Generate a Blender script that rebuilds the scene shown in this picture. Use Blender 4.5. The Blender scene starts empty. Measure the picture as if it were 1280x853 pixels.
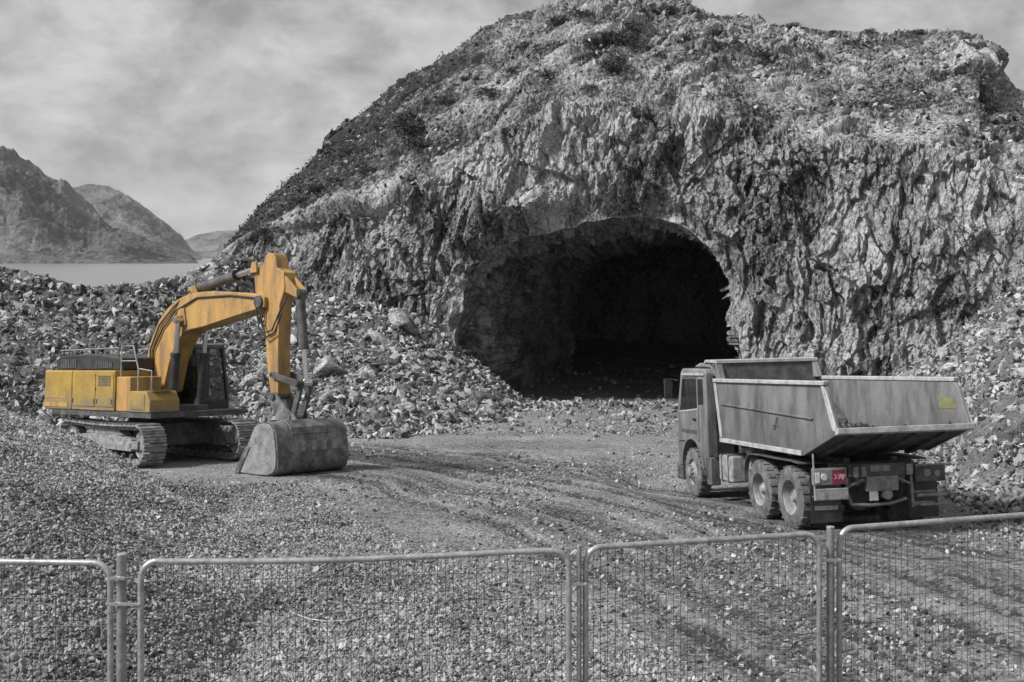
import bpy, bmesh, math, random
import numpy as np
from mathutils import Matrix, Vector

sc = bpy.context.scene
R = math.radians
rng = np.random.default_rng(7)
random.seed(7)

# ------------------------------------------------------------------ camera, sky, sun, exposure
# the eye is the origin: z = 0 is eye level, the quarry floor lies about 4 to 7 m lower
F, HY = 1400.0, 320.0            # focal length and horizon row of the 1280 px wide photograph
cd = bpy.data.cameras.new('camera')
cam = bpy.data.objects.new('camera', cd)
sc.collection.objects.link(cam)
cam.location = (0, 0, 0)
cam.rotation_euler = (R(90), 0, 0)
cd.sensor_width = 36.0
cd.lens = 36.0 * F / 1280.0
cd.shift_y = -(426.5 - HY) / 1280.0
cd.clip_start, cd.clip_end = 0.1, 30000
sc.camera = cam

SUN_AZ, SUN_EL = R(-112), R(44)   # azimuth measured from +Y towards +X: behind the camera, to the left
w = bpy.data.worlds.new('World')
sc.world = w
w.use_nodes = True
nt = w.node_tree
nt.nodes.clear()
def N(t, kind, **kw):
    n = t.nodes.new(kind)
    for k, v in kw.items():
        setattr(n, k, v)
    return n
out = N(nt, 'ShaderNodeOutputWorld'); bg = N(nt, 'ShaderNodeBackground')
sky = N(nt, 'ShaderNodeTexSky', sky_type='NISHITA', sun_disc=False)
sky.sun_elevation = SUN_EL; sky.sun_rotation = SUN_AZ
bw = N(nt, 'ShaderNodeRGBToBW')
nt.links.new(sky.outputs[0], bw.inputs[0])
tc = N(nt, 'ShaderNodeTexCoord')
mp = N(nt, 'ShaderNodeMapping'); mp.inputs['Scale'].default_value = (2.2, 2.2, 3.6)
nt.links.new(tc.outputs['Generated'], mp.inputs[0])
cn = N(nt, 'ShaderNodeTexNoise'); cn.inputs['Scale'].default_value = 4.2
cn.inputs['Detail'].default_value = 9; cn.inputs['Roughness'].default_value = 0.6
cn.inputs['Distortion'].default_value = 0.15
nt.links.new(mp.outputs[0], cn.inputs[0])
cr = N(nt, 'ShaderNodeMapRange'); cr.inputs[1].default_value = 0.36; cr.inputs[2].default_value = 0.62
cr.inputs[3].default_value = 1.5; cr.inputs[4].default_value = 3.35
nt.links.new(cn.outputs['Fac'], cr.inputs[0])
mx = N(nt, 'ShaderNodeMix', data_type='FLOAT'); mx.inputs[0].default_value = 0.88   # cloud cover over the clear sky
nt.links.new(bw.outputs[0], mx.inputs[2]); nt.links.new(cr.outputs[0], mx.inputs[3])
nt.links.new(mx.outputs[0], bg.inputs[0]); bg.inputs[1].default_value = 0.10
nt.links.new(bg.outputs[0], out.inputs[0])

sd = bpy.data.lights.new('sun', 'SUN'); sd.energy = 2.9; sd.angle = R(14); sd.color = (1, 0.995, 0.985)
so = bpy.data.objects.new('sun', sd); sc.collection.objects.link(so)
sv = Vector((math.sin(SUN_AZ) * math.cos(SUN_EL), math.cos(SUN_AZ) * math.cos(SUN_EL), math.sin(SUN_EL)))
so.rotation_euler = sv.to_track_quat('Z', 'Y').to_euler()
sc.view_settings.view_transform = 'Standard'
sc.view_settings.look = 'None'
sc.view_settings.gamma = 1
sc.view_settings.use_curve_mapping = False
sc.view_settings.exposure = 0.9
sc.render.engine = 'CYCLES'
sc.cycles.max_bounces = 9
sc.cycles.diffuse_bounces = 7
sc.cycles.transparent_max_bounces = 12

# ------------------------------------------------------------------ noise
def _h(ix, iy, iz, s):
    h = (ix.astype(np.int64) * 374761393 + iy.astype(np.int64) * 668265263 + iz.astype(np.int64) * 2147483647 + s * 144665) & 0xFFFFFFFF
    h = ((h ^ (h >> 13)) * 1274126177) & 0xFFFFFFFF
    h = ((h ^ (h >> 16)) * 2246822519) & 0xFFFFFFFF
    return ((h ^ (h >> 15)) & 0xFFFFFF).astype(np.float64) / 16777215.0
def vnoise(p, s=0):
    i = np.floor(p); f = p - i; u = f * f * (3 - 2 * f); i = i.astype(np.int64)
    r = 0
    for a in (0, 1):
        for b in (0, 1):
            for c in (0, 1):
                wt = (u[:, 0] if a else 1 - u[:, 0]) * (u[:, 1] if b else 1 - u[:, 1]) * (u[:, 2] if c else 1 - u[:, 2])
                r = r + wt * _h(i[:, 0] + a, i[:, 1] + b, i[:, 2] + c, s)
    return r * 2 - 1
def fbm(p, s=0, o=4, g=0.5):
    r = 0; a = 1.0
    for k in range(o):
        r = r + a * vnoise(p * (2.03 ** k), s + k); a *= g
    return r
def cell(p, s=0):
    """fractured facets: every voronoi cell is a tilted plane of its own; returns (height -1..1, edge distance)"""
    i = np.floor(p).astype(np.int64)
    best = np.full(len(p), 9.0); sec = np.full(len(p), 9.0); val = np.zeros(len(p))
    for a in (-1, 0, 1):
        for b in (-1, 0, 1):
            for c in (-1, 0, 1):
                x, y, z = i[:, 0] + a, i[:, 1] + b, i[:, 2] + c
                d0 = x + _h(x, y, z, s + 11) - p[:, 0]; d1 = y + _h(x, y, z, s + 12) - p[:, 1]; d2 = z + _h(x, y, z, s + 13) - p[:, 2]
                d = d0 * d0 + d1 * d1 + d2 * d2
                v = (_h(x, y, z, s + 14) * 2 - 1) * .75 + (_h(x, y, z, s + 15) - .5) * d0 * 1.6 + (_h(x, y, z, s + 16) - .5) * d1 * 1.6 + (_h(x, y, z, s + 17) - .5) * d2 * 1.6
                m = d < best
                sec = np.where(m, best, np.minimum(sec, d)); val = np.where(m, v, val); best = np.where(m, d, best)
    return val, np.sqrt(sec) - np.sqrt(best)
def grooved(p, s=0, wdt=.16):
    v, e = cell(p, s); t = np.clip(e / wdt, 0, 1); return v * (.25 + .75 * t) - (1 - t) * .35
def sstep(a, b, x):
    t = np.clip((x - a) / (b - a), 0, 1); return t * t * (3 - 2 * t)

# ------------------------------------------------------------------ materials
def new_mat(name):
    m = bpy.data.materials.new(name); m.use_nodes = True
    t = m.node_tree; b = t.nodes['Principled BSDF']
    return m, t, b
def worn(name, col, col2=None, rough=0.6, metal=0.0, scale=3.0, lo=0.4, hi=0.65, bump=0.15, streak=0.0, dust=0.0):
    """paint or metal with dirt patches, fine grime and a slightly uneven surface"""
    m, t, b = new_mat(name)
    g = N(t, 'ShaderNodeTexCoord')
    mpn = N(t, 'ShaderNodeMapping'); mpn.inputs['Scale'].default_value = (1, 1, 0.25 if streak else 1)
    t.links.new(g.outputs['Object'], mpn.inputs[0])
    n1 = N(t, 'ShaderNodeTexNoise'); n1.inputs['Scale'].default_value = scale; n1.inputs['Detail'].default_value = 8; n1.inputs['Roughness'].default_value = .65
    t.links.new(mpn.outputs[0], n1.inputs[0])
    mr = N(t, 'ShaderNodeMapRange'); mr.inputs[1].default_value = lo; mr.inputs[2].default_value = hi
    t.links.new(n1.outputs['Fac'], mr.inputs[0])
    mixc = N(t, 'ShaderNodeMix', data_type='RGBA')
    mixc.inputs[6].default_value = (*col, 1); mixc.inputs[7].default_value = (*(col2 or [c * .55 for c in col]), 1)
    t.links.new(mr.outputs[0], mixc.inputs[0])
    n2 = N(t, 'ShaderNodeTexNoise'); n2.inputs['Scale'].default_value = 38; n2.inputs['Detail'].default_value = 4
    t.links.new(g.outputs['Object'], n2.inputs[0])
    mr2 = N(t, 'ShaderNodeMapRange'); mr2.inputs[1].default_value = .3; mr2.inputs[2].default_value = .7; mr2.inputs[3].default_value = .78; mr2.inputs[4].default_value = 1.18
    t.links.new(n2.outputs['Fac'], mr2.inputs[0])
    mul = N(t, 'ShaderNodeMix', data_type='RGBA', blend_type='MULTIPLY'); mul.inputs[0].default_value = 1
    t.links.new(mixc.outputs[2], mul.inputs[6]); t.links.new(mr2.outputs[0], mul.inputs[7])
    t.links.new(mul.outputs[2], b.inputs['Base Color'])
    b.inputs['Roughness'].default_value = rough; b.inputs['Metallic'].default_value = metal
    if bump:
        bn = N(t, 'ShaderNodeBump'); bn.inputs['Strength'].default_value = bump; bn.inputs['Distance'].default_value = .02
        t.links.new(n1.outputs['Fac'], bn.inputs['Height']); t.links.new(bn.outputs[0], b.inputs['Normal'])
    return m
def rock_mat(name, dark, light, big=.35, fine=4.0, bump=.6, dist=.12, veg=None, cracks=True, stretch=1.0):
    """mineral variation by noise, dark joints, optional heather where the 'veg' attribute says so"""
    m, t, b = new_mat(name)
    g = N(t, 'ShaderNodeNewGeometry')
    mpn = N(t, 'ShaderNodeMapping'); mpn.inputs['Scale'].default_value = (1, 1, stretch)
    t.links.new(g.outputs['Position'], mpn.inputs[0])
    n1 = N(t, 'ShaderNodeTexNoise'); n1.inputs['Scale'].default_value = fine; n1.inputs['Detail'].default_value = 10; n1.inputs['Roughness'].default_value = .72
    t.links.new(mpn.outputs[0], n1.inputs[0])
    n0 = N(t, 'ShaderNodeTexNoise'); n0.inputs['Scale'].default_value = big; n0.inputs['Detail'].default_value = 5
    t.links.new(mpn.outputs[0], n0.inputs[0])
    ad = N(t, 'ShaderNodeMath', operation='MULTIPLY_ADD'); ad.inputs[1].default_value = .5
    t.links.new(n0.outputs['Fac'], ad.inputs[0]); 
    hf = N(t, 'ShaderNodeMath', operation='MULTIPLY'); hf.inputs[1].default_value = .6
    t.links.new(n1.outputs['Fac'], hf.inputs[0]); t.links.new(hf.outputs[0], ad.inputs[2])
    if veg:
        fa = N(t, 'ShaderNodeAttribute', attribute_name='facet'); fm = N(t, 'ShaderNodeMath', operation='MULTIPLY_ADD'); fm.inputs[1].default_value = .045
        t.links.new(fa.outputs['Fac'], fm.inputs[0]); t.links.new(ad.outputs[0], fm.inputs[2]); ad = fm
    mr = N(t, 'ShaderNodeMapRange'); mr.inputs[1].default_value = .46; mr.inputs[2].default_value = .66; mr.inputs[3].default_value = 0; mr.inputs[4].default_value = 1
    t.links.new(ad.outputs[0], mr.inputs[0])
    mixc = N(t, 'ShaderNodeMix', data_type='RGBA'); mixc.inputs[6].default_value = (*[dark] * 3, 1); mixc.inputs[7].default_value = (*[light] * 3, 1)
    t.links.new(mr.outputs[0], mixc.inputs[0]); col = mixc.outputs[2]
    hsum = n1.outputs['Fac']
    if cracks:
        v = N(t, 'ShaderNodeTexVoronoi', feature='DISTANCE_TO_EDGE'); v.inputs['Scale'].default_value = fine * .42
        mpv = N(t, 'ShaderNodeVectorMath', operation='MULTIPLY_ADD'); mpv.inputs[1].default_value = (.16, .16, .16)
        t.links.new(n1.outputs['Color'], mpv.inputs[0]); t.links.new(mpn.outputs[0], mpv.inputs[2])
        t.links.new(mpv.outputs[0], v.inputs[0])
        mv = N(t, 'ShaderNodeMapRange'); mv.inputs[1].default_value = 0; mv.inputs[2].default_value = .07; mv.inputs[3].default_value = .35; mv.inputs[4].default_value = 1
        t.links.new(v.outputs['Distance'], mv.inputs[0])
        mul = N(t, 'ShaderNodeMix', data_type='RGBA', blend_type='MULTIPLY'); mul.inputs[0].default_value = .5
        t.links.new(col, mul.inputs[6]); t.links.new(mv.outputs[0], mul.inputs[7]); col = mul.outputs[2]
        hs = N(t, 'ShaderNodeMath', operation='MULTIPLY_ADD'); hs.inputs[1].default_value = .5
        t.links.new(mv.outputs[0], hs.inputs[0]); t.links.new(n1.outputs['Fac'], hs.inputs[2]); hsum = hs.outputs[0]
    if veg:
        at = N(t, 'ShaderNodeAttribute', attribute_name='veg')
        nv = N(t, 'ShaderNodeTexNoise'); nv.inputs['Scale'].default_value = 2.2; nv.inputs['Detail'].default_value = 8; nv.inputs['Roughness'].default_value = .7
        t.links.new(g.outputs['Position'], nv.inputs[0])
        sm = N(t, 'ShaderNodeMath', operation='ADD'); t.links.new(at.outputs['Fac'], sm.inputs[0]); t.links.new(nv.outputs['Fac'], sm.inputs[1])
        mm = N(t, 'ShaderNodeMapRange'); mm.inputs[1].default_value = .92; mm.inputs[2].default_value = 1.12
        t.links.new(sm.outputs[0], mm.inputs[0])
        vm = N(t, 'ShaderNodeMix', data_type='RGBA'); vm.inputs[7].default_value = (*[veg] * 3, 1)
        t.links.new(mm.outputs[0], vm.inputs[0]); t.links.new(col, vm.inputs[6]); col = vm.outputs[2]
    t.links.new(col, b.inputs['Base Color'])
    b.inputs['Roughness'].default_value = .9
    b.inputs['Specular IOR Level'].default_value = .25
    bn = N(t, 'ShaderNodeBump'); bn.inputs['Strength'].default_value = bump; bn.inputs['Distance'].default_value = dist
    t.links.new(hsum, bn.inputs['Height']); t.links.new(bn.outputs[0], b.inputs['Normal'])
    return m
def stone_mat(name, lo, hi):
    """every stone has its own tone (attribute), plus a little speckle"""
    m, t, b = new_mat(name)
    at = N(t, 'ShaderNodeAttribute', attribute_name='tone')
    g = N(t, 'ShaderNodeNewGeometry')
    n1 = N(t, 'ShaderNodeTexNoise'); n1.inputs['Scale'].default_value = 14; n1.inputs['Detail'].default_value = 6; n1.inputs['Roughness'].default_value = .7
    t.links.new(g.outputs['Position'], n1.inputs[0])
    sm = N(t, 'ShaderNodeMath', operation='MULTIPLY_ADD'); sm.inputs[1].default_value = .7
    t.links.new(n1.outputs['Fac'], sm.inputs[0]); t.links.new(at.outputs['Fac'], sm.inputs[2])
    mr = N(t, 'ShaderNodeMapRange'); mr.inputs[1].default_value = .25; mr.inputs[2].default_value = 1.45; mr.inputs[3].default_value = lo; mr.inputs[4].default_value = hi
    t.links.new(sm.outputs[0], mr.inputs[0]); t.links.new(mr.outputs[0], b.inputs['Base Color'])
    b.inputs['Roughness'].default_value = .88; b.inputs['Specular IOR Level'].default_value = .25
    n2 = N(t, 'ShaderNodeTexNoise'); n2.inputs['Scale'].default_value = 22; n2.inputs['Detail'].default_value = 5; n2.inputs['Roughness'].default_value = .7
    t.links.new(g.outputs['Position'], n2.inputs[0])
    bn = N(t, 'ShaderNodeBump'); bn.inputs['Strength'].default_value = .7; bn.inputs['Distance'].default_value = .03
    t.links.new(n2.outputs['Fac'], bn.inputs['Height']); t.links.new(bn.outputs[0], b.inputs['Normal'])
    return m
def flat_mat(name, col, rough=.5, metal=0, spec=.5):
    m, t, b = new_mat(name)
    b.inputs['Base Color'].default_value = (*col, 1); b.inputs['Roughness'].default_value = rough; b.inputs['Metallic'].default_value = metal
    b.inputs['Specular IOR Level'].default_value = spec
    return m

M = {}
M['rock'] = rock_mat('mountain_rock', .022, .45, big=.3, fine=6.5, bump=.75, dist=.10, veg=.035, stretch=.6)
M['bore'] = rock_mat('tunnel_rock', .09, .50, big=.5, fine=3.4, bump=.8, dist=.3, stretch=.6)
M['hill'] = rock_mat('far_hill_rock', .012, .27, big=.012, fine=.13, bump=1.0, dist=12, cracks=False)
M['boulder'] = rock_mat('boulder_rock', .04, .55, big=1.2, fine=9, bump=.9, dist=.06, stretch=2.5)
M['rubble'] = stone_mat('rubble_stone', .008, .52)
M['gravel'] = stone_mat('gravel_stone', .012, .52)
M['yellow'] = worn('yellow_paint', (.38, .245, .045), (.27, .175, .045), rough=.55, scale=2.2, bump=.06)
M['yellow_boom'] = worn('weathered_yellow_paint', (.46, .265, .085), (.24, .15, .065), rough=.55, scale=2.6, lo=.42, hi=.6, bump=.08, streak=1)
M['black'] = worn('black_paint', (.018, .018, .018), (.05, .05, .05), rough=.5, scale=3, bump=.05)
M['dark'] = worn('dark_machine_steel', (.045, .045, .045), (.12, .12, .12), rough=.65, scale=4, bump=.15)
M['track'] = worn('track_steel', (.14, .14, .14), (.33, .33, .33), rough=.7, scale=6, bump=.2)
M['bucket'] = worn('worn_shaded_bucket_steel', (.085, .085, .085), (.24, .24, .24), rough=.5, metal=.2, scale=3.5, lo=.42, hi=.62, bump=.25)  # worn steel, darker than the cheeks: the shell's shaded side put into the colour
M['chrome'] = flat_mat('cylinder_rod_chrome', (.6, .6, .6), .25, 1)
M['glass'] = flat_mat('dark_glass', (.015, .015, .016), .08, 0, .6)
M['truck'] = worn('dusty_truck_paint', (.235, .235, .235), (.11, .11, .11), rough=.7, scale=3.2, lo=.42, hi=.62, bump=.06, streak=1)
M['body'] = worn('scraped_tipper_steel', (.225, .225, .225), (.085, .085, .085), rough=.6, metal=.1, scale=3.0, lo=.42, hi=.68, bump=.15, streak=1)
M['bodyedge'] = worn('pale_tipper_rail', (.46, .46, .46), (.26, .26, .26), rough=.6, scale=5, bump=.1)
M['tyre'] = worn('dusty_tyre_rubber', (.17, .17, .17), (.06, .06, .06), rough=.9, scale=5, lo=.4, hi=.65, bump=.2)
M['rim'] = worn('dusty_wheel_steel', (.32, .32, .32), (.14, .14, .14), rough=.7, scale=7, bump=.1)
def mud(m, col, z0, z1):
    # dried mud thrown up from below, ragged upper edge
    t = m.node_tree; b = t.nodes['Principled BSDF']; src = b.inputs['Base Color'].links[0].from_socket
    g = N(t, 'ShaderNodeTexCoord'); sp_ = N(t, 'ShaderNodeSeparateXYZ'); t.links.new(g.outputs['Object'], sp_.inputs[0])
    n = N(t, 'ShaderNodeTexNoise'); n.inputs['Scale'].default_value = 3.5; n.inputs['Detail'].default_value = 9; n.inputs['Roughness'].default_value = .7; t.links.new(g.outputs['Object'], n.inputs[0])
    a = N(t, 'ShaderNodeMath', operation='MULTIPLY_ADD'); a.inputs[1].default_value = -2.2; t.links.new(n.outputs['Fac'], a.inputs[0]); t.links.new(sp_.outputs['Z'], a.inputs[2])
    r = N(t, 'ShaderNodeMapRange'); r.inputs[1].default_value = z1 - 1.1; r.inputs[2].default_value = z0 - 1.1; r.inputs[3].default_value = 0; r.inputs[4].default_value = .8; t.links.new(a.outputs[0], r.inputs[0])
    x = N(t, 'ShaderNodeMix', data_type='RGBA'); x.inputs[7].default_value = (col, col, col, 1); t.links.new(r.outputs[0], x.inputs[0]); t.links.new(src, x.inputs[6]); t.links.new(x.outputs[2], b.inputs['Base Color'])
mud(M['truck'], .10, .7, 2.3)
mud(M['body'], .085, 1.1, 2.3)
mud(M['yellow'], .13, 1.1, 1.9)
M['load'] = stone_mat('dark_load_stone', .01, .15)  # load stones in a darker tone range than the gravel
M['red'] = flat_mat('red_lamp_lens', (.19, .02, .05), .35)
M['pink'] = flat_mat('pale_lamp_reflector', (.55, .30, .36), .4)
M['cheek'] = worn('scratched_lit_bucket_cheek', (.30, .30, .30), (.17, .17, .17), rough=.55, metal=.2, scale=5, lo=.4, hi=.62, bump=.3)  # paler than the shell: light falling on the cheeks put into the colour
M['cab_glass'] = flat_mat('clear_cab_glass', (.03, .03, .03), .05, 0, .6)
M['cab_glass'].node_tree.nodes['Principled BSDF'].inputs['Alpha'].default_value = .38
M['whitep'] = worn('white_plate', (.62, .62, .62), (.4, .4, .4), rough=.5, scale=9, bump=0)
M['sticker'] = worn('yellow_lettering_film', (.23, .23, .105), (.15, .15, .085), rough=.6, scale=14, bump=0)
M['galv'] = worn('galvanised_steel', (.46, .46, .46), (.28, .28, .28), rough=.42, metal=.55, scale=9, lo=.4, hi=.65, bump=.08)
M['galvd'] = worn('dull_galvanised_steel', (.30, .30, .30), (.17, .17, .17), rough=.55, metal=.45, scale=9, lo=.4, hi=.65, bump=.08)
M['wire'] = flat_mat('dark_fence_wire', (.10, .10, .10), .5, .6)
M['shrub'] = worn('shrub_leaf', (.05, .05, .05), (.025, .025, .025), rough=.7, scale=8, bump=0)
M['heather'] = worn('heather', (.075, .075, .075), (.035, .035, .035), rough=.8, scale=2, bump=0)

# ------------------------------------------------------------------ object helpers
def tag(o, label=None, cat=None, group=None, kind=None):
    if label: o['label'] = label
    if cat: o['category'] = cat
    if group: o['group'] = group
    if kind: o['kind'] = kind
    return o
def empty(name, mat=None):
    o = bpy.data.objects.new(name, None); sc.collection.objects.link(o); o.empty_display_size = .3
    if mat is not None: o.matrix_world = mat
    return o
def mesh_np(name, V, Fq, mat, parent=None, smooth=False, attrs=None):
    """V (n,3) array, Fq (m,3|4) array"""
    me = bpy.data.meshes.new(name)
    V = np.asarray(V, np.float32); Fq = np.asarray(Fq, np.int32); k = Fq.shape[1]
    me.vertices.add(len(V)); me.vertices.foreach_set('co', V.ravel())
    me.loops.add(Fq.size); me.loops.foreach_set('vertex_index', Fq.ravel())
    me.polygons.add(len(Fq)); me.polygons.foreach_set('loop_start', np.arange(0, Fq.size, k, dtype=np.int32))
    me.polygons.foreach_set('use_smooth', np.full(len(Fq), smooth))
    for an, av in (attrs or {}).items():
        a = me.attributes.new(an, 'FLOAT', 'POINT'); a.data.foreach_set('value', np.asarray(av, np.float32))
    me.update(calc_edges=True)
    me.materials.append(mat)
    o = bpy.data.objects.new(name, me); sc.collection.objects.link(o)
    if parent: o.parent = parent
    return o

class MB:
    """collects simple solids, then becomes ONE mesh object"""
    def __init__(s): s.bm = bmesh.new()
    def _add(s, pts, faces):
        vs = [s.bm.verts.new(p) for p in pts]
        for f in faces:
            try: s.bm.faces.new([vs[i] for i in f])
            except ValueError: pass
        return vs
    def box(s, x0, x1, y0, y1, z0, z1):
        p = [(x, y, z) for x in (x0, x1) for y in (y0, y1) for z in (z0, z1)]
        s._add(p, [(0, 1, 3, 2), (4, 6, 7, 5), (0, 4, 5, 1), (2, 3, 7, 6), (0, 2, 6, 4), (1, 5, 7, 3)]); return s
    def prism(s, poly, y0, y1):
        """polygon in (x, z) extruded along y"""
        n = len(poly)
        p = [(a, y0, b) for a, b in poly] + [(a, y1, b) for a, b in poly]
        s._add(p, [tuple(range(n))[::-1], tuple(range(n, 2 * n))] + [(i, (i + 1) % n, n + (i + 1) % n, n + i) for i in range(n)]); return s
    def prismz(s, poly, z0, z1):
        n = len(poly)
        p = [(a, b, z0) for a, b in poly] + [(a, b, z1) for a, b in poly]
        s._add(p, [tuple(range(n))[::-1], tuple(range(n, 2 * n))] + [(i, (i + 1) % n, n + (i + 1) % n, n + i) for i in range(n)]); return s
    def strip(s, line, th, y0, y1):
        """a plate of thickness th along an (x, z) polyline, spanning y0..y1"""
        L = np.array(line, float); t = np.gradient(L, axis=0); t /= np.linalg.norm(t, axis=1)[:, None] + 1e-9
        nrm = np.c_[-t[:, 1], t[:, 0]] * th
        poly = [tuple(a) for a in L] + [tuple(a) for a in (L + nrm)[::-1]]
        n = len(L)
        p = [(a, y0, b) for a, b in poly] + [(a, y1, b) for a, b in poly]; m = 2 * n
        fs = [(i, (i + 1) % m, m + (i + 1) % m, m + i) for i in range(m)]
        for i in range(n - 1):
            fs.append((i, i + 1, m - 2 - i, m - 1 - i)); fs.append((m + i, m + m - 1 - i, m + m - 2 - i, m + i + 1))
        s._add(p, fs); return s
    def tube(s, a, b, r, n=14, r2=None):
        a, b = Vector(a), Vector(b); d = (b - a)
        if d.length < 1e-6: return s
        q = d.to_track_quat('Z', 'Y'); r2 = r if r2 is None else r2
        p = [a + q @ Vector((r * math.cos(2 * math.pi * i / n), r * math.sin(2 * math.pi * i / n), 0)) for i in range(n)]
        p += [b + q @ Vector((r2 * math.cos(2 * math.pi * i / n), r2 * math.sin(2 * math.pi * i / n), 0)) for i in range(n)]
        s._add(p, [tuple(range(n))[::-1], tuple(range(n, 2 * n))] + [(i, (i + 1) % n, n + (i + 1) % n, n + i) for i in range(n)]); return s
    def path(s, pts, r, n=10):
        """a round bar along a polyline, mitred"""
        P = [Vector(p) for p in pts]; rings = []; up = None
        for i, p in enumerate(P):
            t = ((P[min(i + 1, len(P) - 1)] - P[max(i - 1, 0)])).normalized()
            if up is None:
                up = t.orthogonal().normalized()
            else:
                up = (up - t * up.dot(t)).normalized()
            sd_ = t.cross(up)
            rings.append([p + (up * math.cos(2 * math.pi * k / n) + sd_ * math.sin(2 * math.pi * k / n)) * r for k in range(n)])
        m = len(P)
        fs = [tuple(range(n))[::-1], tuple(range((m - 1) * n, m * n))]
        for i in range(m - 1):
            for k in range(n):
                fs.append((i * n + k, i * n + (k + 1) % n, (i + 1) * n + (k + 1) % n, (i + 1) * n + k))
        s._add([v for r_ in rings for v in r_], fs); return s
    def lathe(s, prof, c, n=32):
        """profile (radius, y) spun round the y axis through c"""
        m = len(prof); p = []
        for i in range(n):
            a = 2 * math.pi * i / n
            for r, y in prof: p.append((c[0] + r * math.cos(a), c[1] + y, c[2] + r * math.sin(a)))
        fs = []
        for i in range(n):
            j = (i + 1) % n
            for k in range(m - 1): fs.append((i * m + k, i * m + k + 1, j * m + k + 1, j * m + k))
        s._add(p, fs); return s
    def xf(s, mat):
        s.bm.transform(mat); return s
    def build(s, name, mat, parent=None, bevel=.012, smooth=True):
        bmesh.ops.remove_doubles(s.bm, verts=s.bm.verts[:], dist=1e-5)
        bmesh.ops.recalc_face_normals(s.bm, faces=s.bm.faces[:])
        me = bpy.data.meshes.new(name); s.bm.to_mesh(me); s.bm.free()
        me.materials.append(mat)
        if smooth:
            me.polygons.foreach_set('use_smooth', [True] * len(me.polygons)); me.set_sharp_from_angle(angle=R(32))
        o = bpy.data.objects.new(name, me); sc.collection.objects.link(o)
        if parent: o.parent = parent
        if bevel:
            b = o.modifiers.new('edge', 'BEVEL'); b.width = bevel; b.segments = 2; b.limit_method = 'ANGLE'; b.angle_limit = R(40); b.harden_normals = True
        return o
def frame(pos, yaw, sx, sy):
    """a thing standing on ground that slopes by sx, sy"""
    up = Vector((-sx, -sy, 1)).normalized(); h = Vector((math.cos(yaw), math.sin(yaw), 0)); h = (h - up * h.dot(up)).normalized(); l = up.cross(h)
    return Matrix(((h.x, l.x, up.x, pos[0]), (h.y, l.y, up.y, pos[1]), (h.z, l.z, up.z, pos[2]), (0, 0, 0, 1)))
def curve2(pts, n=6):
    """Catmull-Rom through (x, z) points"""
    P = [np.array(p, float) for p in pts]; P = [2 * P[0] - P[1]] + P + [2 * P[-1] - P[-2]]; o = []
    for i in range(1, len(P) - 2):
        for k in range(n):
            t = k / n
            o.append(tuple(.5 * ((2 * P[i]) + (P[i + 1] - P[i - 1]) * t + (2 * P[i - 1] - 5 * P[i] + 4 * P[i + 1] - P[i + 2]) * t * t + (3 * P[i] - P[i - 1] - 3 * P[i + 1] + P[i + 2]) * t ** 3)))
    o.append(tuple(P[-2])); return o

# ------------------------------------------------------------------ terrain height
EX_POS, EX_YAW = (-9.504, 29.904, -5.415), -.803
TR_POS, TR_YAW = (6.329, 20.708, -4.958), 1.759
EXM = frame(EX_POS, EX_YAW, .007, -.093)
TRM = frame(TR_POS, TR_YAW, .026, -.097)
# rubble banks: bearing (photo column at the horizon), toe distance, crest distance, crest height
BANK = np.array([(-1400, 36, 52, -.5), (-700, 36, 52, -.7), (0, 36, 52, -.62), (60, 37, 52, -1.15), (100, 38, 52, -1.6), (180, 39, 52, -1.5), (230, 40, 54, -1.05),
    (280, 41, 56, -.35), (300, 42, 57, .1), (345, 41, 58, -1.2), (380, 40, 58.5, -1.9), (420, 39, 58, -2.2), (500, 38.5, 57, -2.9), (560, 41, 56, -4.1), (620, 46, 55, -5.95), (655, 53.5, 55, -7.25),
    (700, 54, 55, -7.4), (1060, 46, 48, -6.9), (1110, 38, 47, -5.1), (1180, 26, 46, -3.5), (1240, 22.5, 44.5, -2.0), (1290, 20, 44, -1), (1500, 16, 41, .8), (2300, 13, 36, 1.5)])
RUTS = []
def _rut(pts, wd, dp): RUTS.append((np.array(pts, float), wd, dp))
def px2g(px, py):
    """where the sight line through a photo point meets the plain quarry floor"""
    y = 3.25 / ((py - HY) / F - .075); return ((px - 640) / F * y, y)
_rr = random.Random(5)
def _smooth(pts, n=5):
    W_ = [px2g(*p) for p in pts]; P_ = [np.array(q) for q in W_]; P_ = [2 * P_[0] - P_[1]] + P_ + [2 * P_[-1] - P_[-2]]; o = []
    for i in range(1, len(P_) - 2):
        for k in range(n):
            t = k / n; o.append(.5 * (2 * P_[i] + (P_[i + 1] - P_[i - 1]) * t + (2 * P_[i - 1] - 5 * P_[i] + 4 * P_[i + 1] - P_[i + 2]) * t * t + (3 * P_[i] - P_[i - 1] - 3 * P_[i + 1] + P_[i + 2]) * t ** 3))
    return np.array(o + [P_[-2]])
TRACKS = ([(1330, 800), (1030, 690), (760, 612), (430, 566)], [(1300, 880), (960, 720), (700, 628), (420, 582)], [(1330, 740), (1010, 650), (800, 600), (440, 560)], [(1290, 700), (1060, 655), (860, 608), (560, 556)],
          [(1100, 870), (820, 715), (620, 636), (400, 592)], [(980, 552), (760, 566), (600, 570), (440, 574)], [(1330, 850), (1000, 705), (730, 618), (430, 572)])
for pts in TRACKS:
    G_ = _smooth(pts); tn = np.gradient(G_, axis=0); tn /= np.linalg.norm(tn, axis=1)[:, None]; sdw = np.c_[-tn[:, 1], tn[:, 0]]
    for off in (-1.02, -.78, .80, 1.0):
        k = off + _rr.uniform(-.12, .12)
        _rut(G_ + sdw * (k + np.array([_rr.uniform(-.015, .015) for _ in G_]))[:, None], _rr.uniform(.075, .12), _rr.uniform(.018, .05))
BANDS = [_smooth(TRACKS[k], 4) for k in (0, 2, 4)]
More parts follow.
